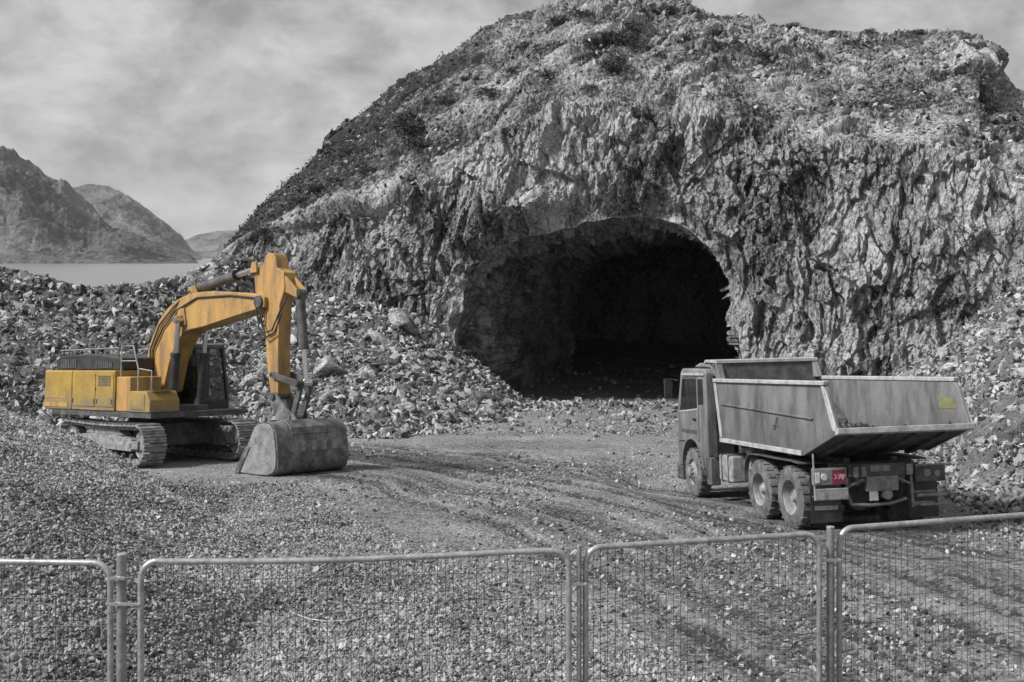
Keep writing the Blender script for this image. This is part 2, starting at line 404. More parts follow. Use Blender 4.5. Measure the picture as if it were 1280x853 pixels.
def base(y): return np.where(y < 60, -3.25 - .075 * y, -7.75)
def ground(x, y):
    x = np.asarray(x, float); y = np.asarray(y, float); shp = x.shape; x = x.ravel(); y = y.ravel()
    z = base(np.maximum(y, -5)).copy()
    yy = np.maximum(y, 8.0); px = 640 + F * x / yy
    toe, cr, zc = (np.interp(px, BANK[:, 0], BANK[:, k]) for k in (1, 2, 3))
    p3 = np.c_[x * .35, y * .35, np.zeros_like(x)]
    wob = fbm(p3, 3, 3)
    t = np.clip((yy - toe + wob * 1.2) / np.maximum(cr - toe, .5), 0, 1)
    prof = t ** 1.15 * (1 - .12 * np.sin(np.pi * t))
    zb = base(toe) + (zc - base(toe)) * prof
    zz = np.where(y > 8, np.maximum(z, zb), z)
    left = sstep(330, 290, px)
    fall = np.clip((yy - cr - 3) / 14, 0, 1)
    zz = np.where((yy > cr) & (y > 8), np.where(left > .5, np.maximum(zz - fall * 12, -10.5), zz), zz)
    inn = (px > 560) & (px < 1090) & (yy > 50)
    zz = np.where(inn, np.where(yy > cr, np.minimum(zz, np.maximum(base(yy), -7.75)), zz), zz)
    # gravel heap on the left
    xt = -5.35 + (21 - y) * .30
    amp = np.clip(.55 * (xt - x + .35 * wob), 0, None); amp = 3.6 * (1 - np.exp(-amp / 3.6))
    win = np.where(y > 21, np.clip(1 - (y - 21) / 3.2, 0, 1), 1) * sstep(8.7, 12.5, y)
    zz = zz + amp * win * 1.12
    # ruts and unevenness on the floor
    near = (y > 8) & (y < 62)
    flr = np.clip(1 - (zz - z) / .3, 0, 1)
    rut = np.zeros_like(x)
    for P, wd, dp in RUTS:
        for a, b in zip(P[:-1], P[1:]):
            ab = b - a; mg = 4 * wd
            m = np.where((x > min(a[0], b[0]) - mg) & (x < max(a[0], b[0]) + mg) & (y > min(a[1], b[1]) - mg) & (y < max(a[1], b[1]) + mg) & (y > 8))[0]
            if not len(m): continue
            tt = np.clip(((x[m] - a[0]) * ab[0] + (y[m] - a[1]) * ab[1]) / (ab @ ab), 0, 1)
            d = np.hypot(x[m] - a[0] - tt * ab[0], y[m] - a[1] - tt * ab[1])
            v = np.exp(-(d / wd) ** 2) * dp - np.exp(-((d - 2 * wd) / wd) ** 2) * dp * .5
            rut[m] = np.where(np.abs(v) > np.abs(rut[m]), v, rut[m])
    zz = zz - rut * flr * near + flr * near * (.05 * wob + .02 * vnoise(np.c_[x * 2.2, y * 2.2, x * 0], 9))
    # level stand for the machines
    for mt, segs, rad in ((EXM, ((-2.4, 2.4), (2.4, 6.2)), 2.6), (TRM, ((-1.5, 6.3), (0, 5)), 1.9)):
        c = np.array(mt.translation); h = np.array(mt.col[0])[:3]; u = np.array(mt.col[2])[:3]
        al = (x - c[0]) * h[0] + (y - c[1]) * h[1]; s0 = min(a for a, _ in segs); s1 = max(b for _, b in segs)
        tt = np.clip(al, s0, s1); d = np.hypot(x - c[0] - tt * h[0], y - c[1] - tt * h[1])
        wgt = 1 - sstep(rad, rad + 1.6, d)
        pl = c[2] - (u[0] * (x - c[0]) + u[1] * (y - c[1])) / u[2]
        k = (zz < pl + .9)
        zz = np.where(k, zz * (1 - wgt) + (pl - .015) * wgt, zz)
    zz = np.where(y > 75, np.where(np.abs(px - 830) < 320, zz, np.minimum(zz, -10.5)), zz)
    return zz.reshape(shp), (flr * near).reshape(shp), rut.reshape(shp)

# ground sheet: rows at distance y, columns fanning out from a point 20 m behind the eye
qs = np.r_[np.linspace(-1.6, -.345, 70)[:-1], np.arange(-.345, .36, .00125), np.linspace(.36, 1.6, 70)[1:]]
ys = np.r_[np.linspace(-15, 7.5, 20), np.arange(7.9, 16, .055), np.arange(16, 30, .09), np.arange(30, 60, .14), np.geomspace(60.2, 140, 60), np.geomspace(150, 6000, 18)]
Q, Y = np.meshgrid(qs, ys); X = Q * (Y + 20)
Z, FL, RU = ground(X, Y)
p3 = np.c_[X.ravel(), Y.ravel(), Z.ravel()]
bank = np.clip(1 - FL.ravel(), 0, 1) * (p3[:, 1] > 24) * (p3[:, 1] < 62)
c1, e1 = cell(p3 * np.array([1.1, 1.1, 1.6]), 21)
c2, e2 = cell(p3 * 2.7, 22)
p3[:, 2] += bank * (.16 * c1 + .07 * c2) + .012 * fbm(p3 * 6, 31, 3) * (p3[:, 1] > 7) * (p3[:, 1] < 62)
nr, nc = X.shape
idx = np.arange(nr * nc).reshape(nr, nc)
quads = np.stack([idx[:-1, :-1], idx[:-1, 1:], idx[1:, 1:], idx[1:, :-1]], -1).reshape(-1, 4)
gm, gt, gb = new_mat('quarry_floor')
gg = N(gt, 'ShaderNodeNewGeometry')
a_b = N(gt, 'ShaderNodeAttribute', attribute_name='bank'); a_r = N(gt, 'ShaderNodeAttribute', attribute_name='rut')
n1 = N(gt, 'ShaderNodeTexNoise'); n1.inputs['Scale'].default_value = 9; n1.inputs['Detail'].default_value = 10; n1.inputs['Roughness'].default_value = .75
n0 = N(gt, 'ShaderNodeTexNoise'); n0.inputs['Scale'].default_value = .45; n0.inputs['Detail'].default_value = 6; n0.inputs['Roughness'].default_value = .6
vo = N(gt, 'ShaderNodeTexVoronoi'); vo.inputs['Scale'].default_value = 19; vo.inputs['Randomness'].default_value = 1
for n in (n1, n0, vo): gt.links.new(gg.outputs['Position'], n.inputs[0])
sepc = N(gt, 'ShaderNodeSeparateColor'); gt.links.new(vo.outputs['Color'], sepc.inputs[0])
s1 = N(gt, 'ShaderNodeMath', operation='MULTIPLY_ADD'); s1.inputs[1].default_value = .45
gt.links.new(n0.outputs['Fac'], s1.inputs[0])
s2 = N(gt, 'ShaderNodeMath', operation='MULTIPLY'); s2.inputs[1].default_value = .42
gt.links.new(n1.outputs['Fac'], s2.inputs[0]); gt.links.new(s2.outputs[0], s1.inputs[2])
s3 = N(gt, 'ShaderNodeMath', operation='MULTIPLY_ADD'); s3.inputs[1].default_value = .20
gt.links.new(sepc.outputs[0], s3.inputs[0]); gt.links.new(s1.outputs[0], s3.inputs[2])
s4 = N(gt, 'ShaderNodeMath', operation='MULTIPLY_ADD'); s4.inputs[1].default_value = -2.2
gt.links.new(a_r.outputs['Fac'], s4.inputs[0]); gt.links.new(s3.outputs[0], s4.inputs[2])
a_w = N(gt, 'ShaderNodeAttribute', attribute_name='wet'); s5 = N(gt, 'ShaderNodeMath', operation='MULTIPLY_ADD'); s5.inputs[1].default_value = -.125
gt.links.new(a_w.outputs['Fac'], s5.inputs[0]); gt.links.new(s4.outputs[0], s5.inputs[2]); s4 = s5
mr = N(gt, 'ShaderNodeMapRange'); mr.inputs[1].default_value = .33; mr.inputs[2].default_value = .72; mr.inputs[3].default_value = .045; mr.inputs[4].default_value = .34
gt.links.new(s4.outputs[0], mr.inputs[0])
mb = N(gt, 'ShaderNodeMix', data_type='FLOAT'); mk = N(gt, 'ShaderNodeMath', operation='MULTIPLY'); mk.inputs[1].default_value = .55
gt.links.new(mr.outputs[0], mk.inputs[0]); gt.links.new(a_b.outputs['Fac'], mb.inputs[0]); gt.links.new(mr.outputs[0], mb.inputs[2]); gt.links.new(mk.outputs[0], mb.inputs[3])
gt.links.new(mb.outputs[0], gb.inputs['Base Color']); gb.inputs['Roughness'].default_value = .92; gb.inputs['Specular IOR Level'].default_value = .2
hb = N(gt, 'ShaderNodeMath', operation='MULTIPLY_ADD'); hb.inputs[1].default_value = -.8
gt.links.new(vo.outputs['Distance'], hb.inputs[0]); gt.links.new(n1.outputs['Fac'], hb.inputs[2])
bn = N(gt, 'ShaderNodeBump'); bn.inputs['Strength'].default_value = .8; bn.inputs['Distance'].default_value = .045
gt.links.new(hb.outputs[0], bn.inputs['Height']); gt.links.new(bn.outputs[0], gb.inputs['Normal'])
band = np.zeros(len(p3))
for Bp in BANDS:
    dmin = np.full(len(p3), 99.0)
    for a, b in zip(Bp[:-1], Bp[1:]):
        ab = b - a; tt = np.clip(((p3[:, 0] - a[0]) * ab[0] + (p3[:, 1] - a[1]) * ab[1]) / (ab @ ab), 0, 1); dmin = np.minimum(dmin, np.hypot(p3[:, 0] - a[0] - tt * ab[0], p3[:, 1] - a[1] - tt * ab[1]))
    for off in (0, .95): band = np.maximum(band, np.exp(-((dmin - off) / .38) ** 2))
tag(mesh_np('ground', p3, quads, gm, attrs={'bank': bank, 'rut': RU.ravel(), 'wet': band}), kind='structure')

# water of the fjord
wm, wt, wb_ = new_mat('fjord_water')
wb_.inputs['Base Color'].default_value = (.20, .20, .20, 1); wb_.inputs['Roughness'].default_value = .28
wg = N(wt, 'ShaderNodeNewGeometry'); wn = N(wt, 'ShaderNodeTexNoise'); wn.inputs['Scale'].default_value = .25; wn.inputs['Detail'].default_value = 6
wmp = N(wt, 'ShaderNodeMapping'); wmp.inputs['Scale'].default_value = (.35, 1, 1)
wt.links.new(wg.outputs['Position'], wmp.inputs[0]); wt.links.new(wmp.outputs[0], wn.inputs[0])
wbn = N(wt, 'ShaderNodeBump'); wbn.inputs['Strength'].default_value = .5; wbn.inputs['Distance'].default_value = .3
wt.links.new(wn.outputs['Fac'], wbn.inputs['Height']); wt.links.new(wbn.outputs[0], wb_.inputs['Normal'])
tag(mesh_np('water', [(-9000, 66, -8), (9000, 66, -8), (9000, 5700, -8), (-9000, 5700, -8)], [(0, 1, 2, 3)], wm), kind='structure')

# far hills across the fjord
def hill(name, cols, D0, depth, seed, amp, step=4):
    cols = np.array(cols, float); pxs = np.arange(cols[0, 0], cols[-1, 0] + 1, step); v = np.linspace(0, 1, 90)
    PX, Vv = np.meshgrid(pxs, v)
    zr = (HY - np.interp(pxs, cols[:, 0], cols[:, 1])) / F * (D0 + depth)
    D = D0 + depth * Vv * 1.4
    zt = np.where(Vv < .714, (Vv / .714) ** .8, 1 - ((Vv - .714) / .286) * .8)
    Zh = -9 + (zr[None, :] + 9) * zt
    Xh = (PX - 640) / F * D
    P = np.c_[Xh.ravel(), D.ravel(), Zh.ravel()]; s = D0 / 1000
    en = np.sin(np.pi * np.clip(Vv, 0, .9)).ravel() ** .5
    en = en * (1 - .6 * np.exp(-((Vv.ravel() - .714) / .16) ** 2))
    P[:, 2] += amp * en * (fbm(P / (110 * s), seed, 6, .62) + .25 * cell(P / (38 * s), seed + 5)[0] + .12 * cell(P / (14 * s), seed + 6)[0]) * np.clip((P[:, 2] + 9) / (20 * s), 0.05, 1)
    n_, m_ = PX.shape; ix = np.arange(n_ * m_).reshape(n_, m_)
    q = np.stack([ix[:-1, :-1], ix[:-1, 1:], ix[1:, 1:], ix[1:, :-1]], -1).reshape(-1, 4)
    return tag(mesh_np(name, P, q, M['hill']), kind='structure')
hill('hill', [(-900, 120), (-300, 130), (-100, 160), (0, 186), (25, 196), (42, 212), (60, 224), (85, 238), (110, 256), (140, 280), (165, 297), (190, 310), (215, 318), (238, 322), (250, 330)], 1150, 260, 41, 34)
hill('hill', [(-100, 300), (40, 250), (85, 236), (125, 235), (150, 241), (180, 262), (200, 278), (222, 296), (240, 314), (252, 322)], 2000, 350, 52, 30)
hill('hill', [(180, 322), (228, 302), (245, 294), (272, 287), (300, 289), (340, 296), (420, 305), (600, 315)], 3400, 400, 63, 22)

# thin sea air over the fjord: one even volume round everything
hm = bpy.data.materials.new('thin_air'); hm.use_nodes = True; ht = hm.node_tree; ht.nodes.clear()
ho = N(ht, 'ShaderNodeOutputMaterial'); hv_ = N(ht, 'ShaderNodeVolumePrincipled'); hv_.inputs['Density'].default_value = .00008; hv_.inputs['Color'].default_value = (.95, .95, .95, 1)
ht.links.new(hv_.outputs[0], ho.inputs['Volume'])
hz = MB().box(-9900, 9900, -60, 6100, -12.5, 220).build('haze', hm, None, 0, False); tag(hz, kind='stuff')

# ------------------------------------------------------------------ mountain with the cut rock face
# bearing, cliff-top row, ridge row, distance from cliff top to ridge
MT = np.array([(262, 330, 328, 3), (285, 312, 310, 4), (300, 300, 291, 6), (320, 290, 262, 8), (344, 284, 238, 10), (381, 276, 204, 12), (413, 267, 180, 14), (450, 258, 160, 17), (482, 250, 132, 19), (510, 240, 106, 20),
    (540, 226, 86, 22), (606, 190, 50, 24), (675, 158, 20, 25), (700, 148, 6, 26), (760, 143, -14, 27), (820, 146, -4, 27), (860, 150, 9, 26), (900, 155, 22, 26), (960, 165, 30, 26), (1030, 178, 40, 26),
    (1100, 188, 42, 26), (1160, 198, 37, 26), (1230, 213, 46, 26), (1250, 220, 78, 25), (1285, 228, 135, 24), (1400, 240, 150, 24), (1800, 265, 170, 24), (2400, 285, 200, 24)])
pxs = np.r_[np.arange(262, 1310, 1.45), np.linspace(1311, 2400, 90)]
nv1, nv2, nv3 = 250, 190, 20
tops, rids, deps = (np.interp(pxs, MT[:, 0], MT[:, k]) for k in (1, 2, 3))
ker = np.ones(9) / 9
tops = np.convolve(np.pad(tops, 4, 'edge'), ker, 'valid')
Dc = 52 + (770 - pxs) * .018; Dc = np.maximum(Dc, 34)
Dt = Dc + 2.6; zt = (HY - tops) / F * Dt; Dr = Dt + deps; zr = (HY - rids) / F * Dr
zb = np.full_like(pxs, -10.0)
rows_D, rows_z, rows_s = [], [], []
for v in np.linspace(0, 1, nv1):
    rows_D.append(Dc + (Dt - Dc) * v ** 1.6); rows_z.append(zb + (zt - zb) * v); rows_s.append(np.full_like(pxs, 0.0))
for v in np.linspace(0, 1, nv2 + 1)[1:]:
    rows_D.append(Dt + (Dr - Dt) * v); rows_z.append(zt + (zr - zt) * (v + .10 * math.sin(math.pi * v))); rows_s.append(np.full_like(pxs, v))
for v in np.linspace(0, 1, nv3 + 1)[1:]:
    rows_D.append(Dr + 26 * v); rows_z.append(zr + (-10 - zr) * v ** 1.5); rows_s.append(np.full_like(pxs, 1 + v))
D = np.array(rows_D); Zm = np.array(rows_z); S = np.array(rows_s); PX = np.broadcast_to(pxs, D.shape)
Xm = (PX - 640) / F * D
G = np.stack([Xm, D, Zm], -1)
du = np.gradient(G, axis=1); dv = np.gradient(G, axis=0)
nrm = np.cross(du, dv); nrm /= np.linalg.norm(nrm, axis=-1)[..., None] + 1e-9
nrm = np.where((nrm[..., 1:2] > 0), -nrm, nrm)
for _ in range(6): nrm = .5 * nrm + .25 * np.roll(nrm, 4, 0) + .25 * np.roll(nrm, -4, 0)
nrm[..., 1] = np.minimum(nrm[..., 1], -.05); nrm /= np.linalg.norm(nrm, axis=-1)[..., None]
P = G.reshape(-1, 3); s_ = S.ravel(); nn = nrm.reshape(-1, 3)
# arched opening, outlined on the undisplaced face
ARCH = np.array([(561, 560), (561, 470), (564, 405), (572, 360), (592, 329), (628, 304), (676, 284), (735, 272), (785, 267), (827, 271), (858, 285), (884, 308), (901, 340), (911, 382), (917, 440), (920, 500), (922, 560)], float)
PYr = HY - F * P[:, 2] / P[:, 1]; PXr = PX.ravel()
def poly_sd(px, py, poly):
    """signed distance, negative inside"""
    d = np.full(len(px), 1e9); ins = np.zeros(len(px), bool); n = len(poly)
    for i in range(n):
        a = poly[i]; b = poly[(i + 1) % n]; ab = b - a
        t = np.clip(((px - a[0]) * ab[0] + (py - a[1]) * ab[1]) / (ab @ ab), 0, 1)
        d = np.minimum(d, np.hypot(px - a[0] - t * ab[0], py - a[1] - t * ab[1]))
        c = (a[1] > py) != (b[1] > py)
        ins ^= c & (px < (b[0] - a[0]) * (py - a[1]) / (b[1] - a[1] + 1e-12) + a[0])
    return np.where(ins, -d, d)
sdv = poly_sd(PXr + 5 * vnoise(P * .8, 71) + 3 * vnoise(P * 2.5, 72), PYr + 5 * vnoise(P * .8, 73) + 3 * vnoise(P * 2.5, 74), ARCH)
onslope = sstep(0, .05, s_)
# cut face: upright fractured blocks; hillside: ribs running up to the right
W1 = np.c_[fbm(P * .3, 81, 3), fbm(P * .3, 84, 3), fbm(P * .3, 87, 3)] * .4
pc = P + W1
k1, _ = cell(pc * np.array([.28, .28, .11]), 90)
k2, _ = cell(pc * np.array([.80, .80, .34]), 91)
k3, _ = cell(pc * np.array([1.9, 1.9, .95]), 92)
k4 = grooved(pc * np.array([4.6, 4.6, 2.6]), 93)
face = .85 * fbm(P * np.array([.16, .16, .07]), 94, 3) + (.5 * k1 + .36 * k2 + .24 * k3 + .13 * cell(pc * np.array([3.6, 3.6, 1.2]), 89)[0]) + .06 * k4 + .03 * fbm(P * np.array([5, 5, 2.5]), 95, 3)
ang = R(30); al = P[:, 0] * math.cos(ang) + P[:, 2] * math.sin(ang); ac = -P[:, 0] * math.sin(ang) + P[:, 2] * math.cos(ang)
ps = np.c_[al, ac, P[:, 1]] + W1 * 1.2
j1 = grooved(ps * np.array([.12, .40, .16]), 96, .3)
j2 = grooved(ps * np.array([.36, 1.05, .5]), 97, .3)
j3 = grooved(ps * np.array([1.0, 2.4, 1.3]), 98, .3)
j4 = grooved(ps * np.array([2.6, 4.6, 3.0]), 99, .3)
slope = .8 * fbm(ps * np.array([.07, .2, .07]), 100, 4) + .62 * j1 + .36 * j2 + .17 * j3 + .06 * j4
thin = np.clip(np.interp(PXr, [262, 330, 480], [.25, .5, 1]), 0, 1)
sw_ = ac * .62 + 1.3 * fbm(ps * np.array([.06, .25, .1]), 150, 3); fr_ = sw_ - np.floor(sw_)
slope = slope + (.55 * np.where(fr_ < .82, fr_ / .82, (1 - fr_) / .18) - .25) * (.35 + .65 * sstep(.3, -.2, fbm(P * .12, 151, 2))) * sstep(1000, 800, PXr)
sw2 = ac * 1.9 + 1.2 * fbm(ps * np.array([.15, .5, .2]), 152, 3); f2 = sw2 - np.floor(sw2)
slope = slope + .16 * np.where(f2 < .8, f2 / .8, (1 - f2) / .2) * sstep(1050, 850, PXr)
disp = (face * (1 - onslope) + slope * onslope) * thin
col = sstep(34, 3, sdv + 14 * vnoise(P * .7, 75) + 6 * vnoise(P * 2.1, 76)) * (1 - onslope)
disp = disp * (1 - .35 * col) - .8 * col - .5 * k1 * sstep(60, 10, sdv) * (1 - onslope)
crease = np.exp(-((PXr - 470 - (PYr - 300) * .4) / 20) ** 2) * sstep(0, .02, 1 - s_)
rimk = np.where(onslope < .5, sstep(-1, 11, sdv), 1); disp = disp * (.45 + .55 * rimk) - .45 * (1 - rimk) * (onslope < .5)
V = P + nn * disp[:, None]
veg = np.clip(.34 + .30 * fbm(ps * np.array([.07, .22, .1]), 120, 4) + .22 * sstep(760, 420, PXr) + .22 * sstep(.35, .95, s_) * sstep(1000, 700, PXr) - .12 * sstep(760, 1000, PXr), 0, 1) * sstep(.02, .15, s_)
nr, nc = D.shape
idx = np.arange(nr * nc).reshape(nr, nc)
quads = np.stack([idx[:-1, :-1], idx[:-1, 1:], idx[1:, 1:], idx[1:, :-1]], -1).reshape(-1, 4)
inside = (sdv[quads].mean(1) < 0) & (s_[quads].max(1) < .01)
# boundary of the opening -> tunnel bore
ed = {}
for q in quads[inside]:
    for a, b in ((q[0], q[1]), (q[1], q[2]), (q[2], q[3]), (q[3], q[0])):
        if (b, a) in ed: del ed[(b, a)]
        else: ed[(int(a), int(b))] = 1
nxt = {a: b for a, b in ed}
loops = []; seen = set()
for st in list(nxt):
    if st in seen: continue
    L = [st]; seen.add(st); c = nxt[st]
    while c != st and c not in seen: L.append(c); seen.add(c); c = nxt.get(c, st)
    loops.append(L)
loop = max(loops, key=len)
mesh_keep = quads[~inside]
lpv = V[loop]
for _ in range(20): lpv = .5 * lpv + .25 * np.roll(lpv, 1, 0) + .25 * np.roll(lpv, -1, 0)
V[loop] = lpv
mountain = tag(mesh_np('mountain', V, mesh_keep, M['rock'], attrs={'veg': veg, 'facet': (.5 * k2 + .5 * k3) * (1 - onslope) + (.5 * j2 + .5 * j3) * onslope}), kind='structure')
LP = V[loop]; nl = len(loop)
rings = [LP]; cen = LP[:, [0, 2]].mean(0)
axis_pts = []; cur = np.zeros(3)
steps = np.r_[np.full(14, .35), np.full(30, .55), np.full(18, 1.5)]
sm = LP.copy(); tot = 0
und = P[loop]
tgt = und.copy()
for _ in range(60): tgt = .5 * tgt + .25 * np.roll(tgt, 1, 0) + .25 * np.roll(tgt, -1, 0)
for st in steps:
    tot += st
    bz = R(21) if tot < 19 else R(1.5)
    cur = cur + np.array([math.sin(bz), math.cos(bz), -.02]) * st
    bl = min(1, tot / 2.2)
    rings.append((LP * (1 - bl) + (tgt + np.array([0, .5, 0])) * bl) + cur)
T = np.array(rings)
ctr = T.mean(1, keepdims=True)
rad = T - ctr; rad[..., 1] = 0; rad /= np.linalg.norm(rad, axis=-1)[..., None] + 1e-9
fl = T.reshape(-1, 3)
b1, _ = cell(fl * np.array([.6, .6, .45]), 130); b2, _ = cell(fl * np.array([1.7, 1.7, 1.1]), 131); b3, _ = cell(fl * 4.2, 132)
amt = (np.minimum(1, np.r_[0, np.cumsum(steps)] / 1.5))[:, None].repeat(nl, 1).ravel()
T = (fl + rad.reshape(-1, 3) * (amt * (.6 * b1 + .38 * b2 + .16 * b3))[:, None])
idt = np.arange(len(T)).reshape(-1, nl); idr = np.roll(idt, -1, 1)
tq = np.stack([idt[:-1], idr[:-1], idr[1:], idt[1:]], -1).reshape(-1, 4)
bore = mesh_np('tunnel', np.r_[T, [T[idt[-1]].mean(0)]], tq, M['bore'])
endcap = bmesh.new(); endcap.from_mesh(bore.data); endcap.verts.ensure_lookup_table()
for k in range(nl): endcap.faces.new([endcap.verts[int(idt[-1, k])], endcap.verts[int(idr[-1, k])], endcap.verts[len(T)]])
bmesh.ops.recalc_face_normals(endcap, faces=endcap.faces[:]); endcap.to_mesh(bore.data); endcap.free()
tag(bore, 'dark unlit arched tunnel opening blasted into the grey rock face', 'tunnel')

# ------------------------------------------------------------------ loose stone
def hull_rock(n, flat=(1, 1, 1)):
    bm = bmesh.new()
    for _ in range(n):
        v = Vector((random.gauss(0, 1), random.gauss(0, 1), random.gauss(0, 1))).normalized()
        v *= random.uniform(.75, 1.0); bm.verts.new((v.x * flat[0], v.y * flat[1], v.z * flat[2]))
    r = bmesh.ops.convex_hull(bm, input=bm.verts[:])
    bmesh.ops.delete(bm, geom=[g for g in r['geom_interior'] if isinstance(g, bmesh.types.BMVert)], context='VERTS')
    bmesh.ops.triangulate(bm, faces=bm.faces[:])
    bm.verts.index_update()
    V_ = np.array([v.co[:] for v in bm.verts]); F_ = np.array([[v.index for v in f.verts] for f in bm.faces]); bm.free()
    return V_, F_
PROTO = [hull_rock(random.randint(8, 11), (1, random.uniform(.5, .95), random.uniform(.22, .7))) for _ in range(32)]
ROUND = [hull_rock(random.randint(9, 12), (1, random.uniform(.7, .95), random.uniform(.5, .85))) for _ in range(24)]
def rand_rot(n):
    q = rng.normal(size=(n, 4)); q /= np.linalg.norm(q, axis=1)[:, None]; a, b, c, d = q.T
    return np.stack([np.stack([1 - 2 * (c * c + d * d), 2 * (b * c - d * a), 2 * (b * d + c * a)], -1), np.stack([2 * (b * c + d * a), 1 - 2 * (b * b + d * d), 2 * (c * d - b * a)], -1),
                     np.stack([2 * (b * d - c * a), 2 * (c * d + b * a), 1 - 2 * (b * b + c * c)], -1)], -2)
def scatter(name, x, y, size, mat, lift=.25, zoff=0, tone=None, z=None, protos=None):
    n = len(x); protos = protos or PROTO
    if z is None: z = ground(x, y)[0]
    z = z + size * lift + zoff
    Rm = rand_rot(n); which = rng.integers(0, len(protos), n); tone = rng.random(n) ** 1.5 if tone is None else tone
    VV, FF, TT = [], [], []; off = 0
    for k, (pv, pf) in enumerate(protos):
        m = which == k; c = m.sum()
        if not c: continue
        v = np.einsum('nij,kj->nki', Rm[m], pv) * size[m][:, None, None] + np.stack([x[m], y[m], z[m]], -1)[:, None, :]
        VV.append(v.reshape(-1, 3)); FF.append((pf[None] + (np.arange(c) * len(pv))[:, None, None] + off).reshape(-1, 3)); TT.append(np.repeat(tone[m], len(pv))); off += c * len(pv)
    return tag(mesh_np(name, np.concatenate(VV), np.concatenate(FF), mat, attrs={'tone': np.concatenate(TT)}), kind='stuff')
def clear_of(x, y, ex=2.0, tr=1.5):
    """keep stones out from under tracks, bucket and wheels"""
    ok = np.ones(len(x), bool)
    for mt, s0, s1, r in ((EXM, -2.0, 6.0, ex), (TRM, -.6, 6.0, tr)):
        c = mt.translation; h = mt.col[0]
        al = np.clip((x - c.x) * h.x + (y - c.y) * h.y, s0, s1); ok &= np.hypot(x - c.x - al * h.x, y - c.y - al * h.y) > r
    return ok
def fan(n, y0, y1, p0, p1, pw=1.0):
    y = y0 + (y1 - y0) * rng.random(n) ** pw; return ((p0 + (p1 - p0) * rng.random(n)) - 640) / F * y, y
# gravel heap in the left foreground: 4 to 9 cm stones, thinning out to the right
x, y = fan(200000, 8.6, 24.2, -120, 900, 1.0)
toe = -4.2 + (21 - y) * .33
pr = np.clip(1.0 - (x - toe) / (1.0 + .17 * (24 - y)), .012, 1) * (1 - .4 * sstep(19, 24, y))
k = (rng.random(len(x)) < pr) & clear_of(x, y, 1.9); x, y = x[k], y[k]
sz = .013 + .030 * rng.random(len(x)) ** 2.0 + .05 * (rng.random(len(x)) < .02) * rng.random(len(x))
tn_ = np.clip(.75 * rng.random(len(x)) ** 1.3 + .22 * fbm(np.c_[x * .8, y * .5, x * 0], 160, 3) + .13, 0, 1.1)
scatter('gravel', x, y, sz, M['gravel'], .3, tone=tn_, protos=ROUND)
# small stones on the haul road
x, y = fan(90000, 9, 52, 150, 1330, 1.25)
k = clear_of(x, y, 1.7, 1.3) & (fbm(np.c_[x * .5, y * .25, x * 0], 140, 3) + rng.random(len(x)) * 1.3 > .85); x, y = x[k], y[k]
scatter('gravel', x, y, (.009 + .035 * rng.random(len(x)) ** 4) * (1 + y / 36), M['gravel'], .2, protos=ROUND)
# broken rock of the banks
def bank_pts(n, p0, p1, lo=-.12, hi=1.05):
    px = p0 + (p1 - p0) * rng.random(n); toe = np.interp(px, BANK[:, 0], BANK[:, 1]); cr = np.interp(px, BANK[:, 0], BANK[:, 2])
    y = toe + (cr - toe) * (lo + (hi - lo) * rng.random(n)); return (px - 640) / F * y, y
xs, yl = [], []
for n, a, b in ((20000, -100, 330), (5000, -420, -100), (24000, 300, 660), (4000, 640, 720), (30000, 1085, 1420), (16000, 1420, 1900)):
    x, y = bank_pts(n, a, b); xs.append(x); yl.append(y)
x, y = fan(3000, 38, 60, 420, 1120, .8); xs.append(x); yl.append(y)
x, y = fan(900, 52, 84, 640, 880, 1.3); xs.append(x); yl.append(y)          # scatter in front of the portal
x, y = np.concatenate(xs), np.concatenate(yl); k = clear_of(x, y, 2.4, 2.0); x, y = x[k], y[k]
sz = (.035 + .26 * rng.random(len(x)) ** 4) * np.clip(y / 46, .4, 1.25)
scatter('rubble', x, y, sz, M['rubble'], .15)
xs, yl = [], []
for n, a, b in ((2200, -100, 330), (500, -420, -100), (2600, 300, 650), (2400, 1095, 1420), (1500, 1420, 1900)):
    x, y = bank_pts(n, a, b, 0); xs.append(x); yl.append(y)
x, y = np.concatenate(xs), np.concatenate(yl); k = clear_of(x, y, 2.8, 2.4); x, y = x[k], y[k]
scatter('rubble', x, y, (.14 + .34 * rng.random(len(x)) ** 2.5) * np.clip(y / 50, .35, 1.15), M['rubble'], .1)

# single boulders that stand out
def boulder_mesh(seed, flat):
    random.seed(seed); v, f = hull_rock(16, flat)
    bm = bmesh.new(); vs = [bm.verts.new(p) for p in v]
    for t in f: bm.faces.new([vs[i] for i in t])
    bmesh.ops.dissolve_limit(bm, angle_limit=R(14), verts=bm.verts[:], edges=bm.edges[:])
    bmesh.ops.recalc_face_normals(bm, faces=bm.faces[:])
    bmesh.ops.bevel(bm, geom=bm.edges[:], offset=.035, segments=1, affect='EDGES')
    me = bpy.data.meshes.new('boulder'); bm.to_mesh(me); bm.free(); me.materials.append(M['boulder']); return me
BM = [boulder_mesh(s, fl) for s, fl in ((1, (1, .8, .6)), (2, (1, .6, .4)), (3, (1, .85, .75)), (4, (1, .5, .35)), (5, (1, .7, .7)), (6, (1, .75, .3)), (7, (1, .9, .55)), (8, (1, .55, .5)))]
random.seed(17)
def boulder(px, y, size, which, rot, label, group=None, lift=.15, sink=None):
    x = (px - 640) / F * y; z = float(ground(np.array([x]), np.array([y]))[0][0])
    o = bpy.data.objects.new('boulder', BM[which]); sc.collection.objects.link(o)
    o.location = (x, y, z + size * lift); o.rotation_euler = rot; o.scale = (size,) * 3
    return tag(o, label, 'boulder', group)
boulder(503, 54.0, 1.25, 3, (R(35), R(33), R(4)), 'long tilted slab of rock at the top of the rubble beside the tunnel', lift=.5)
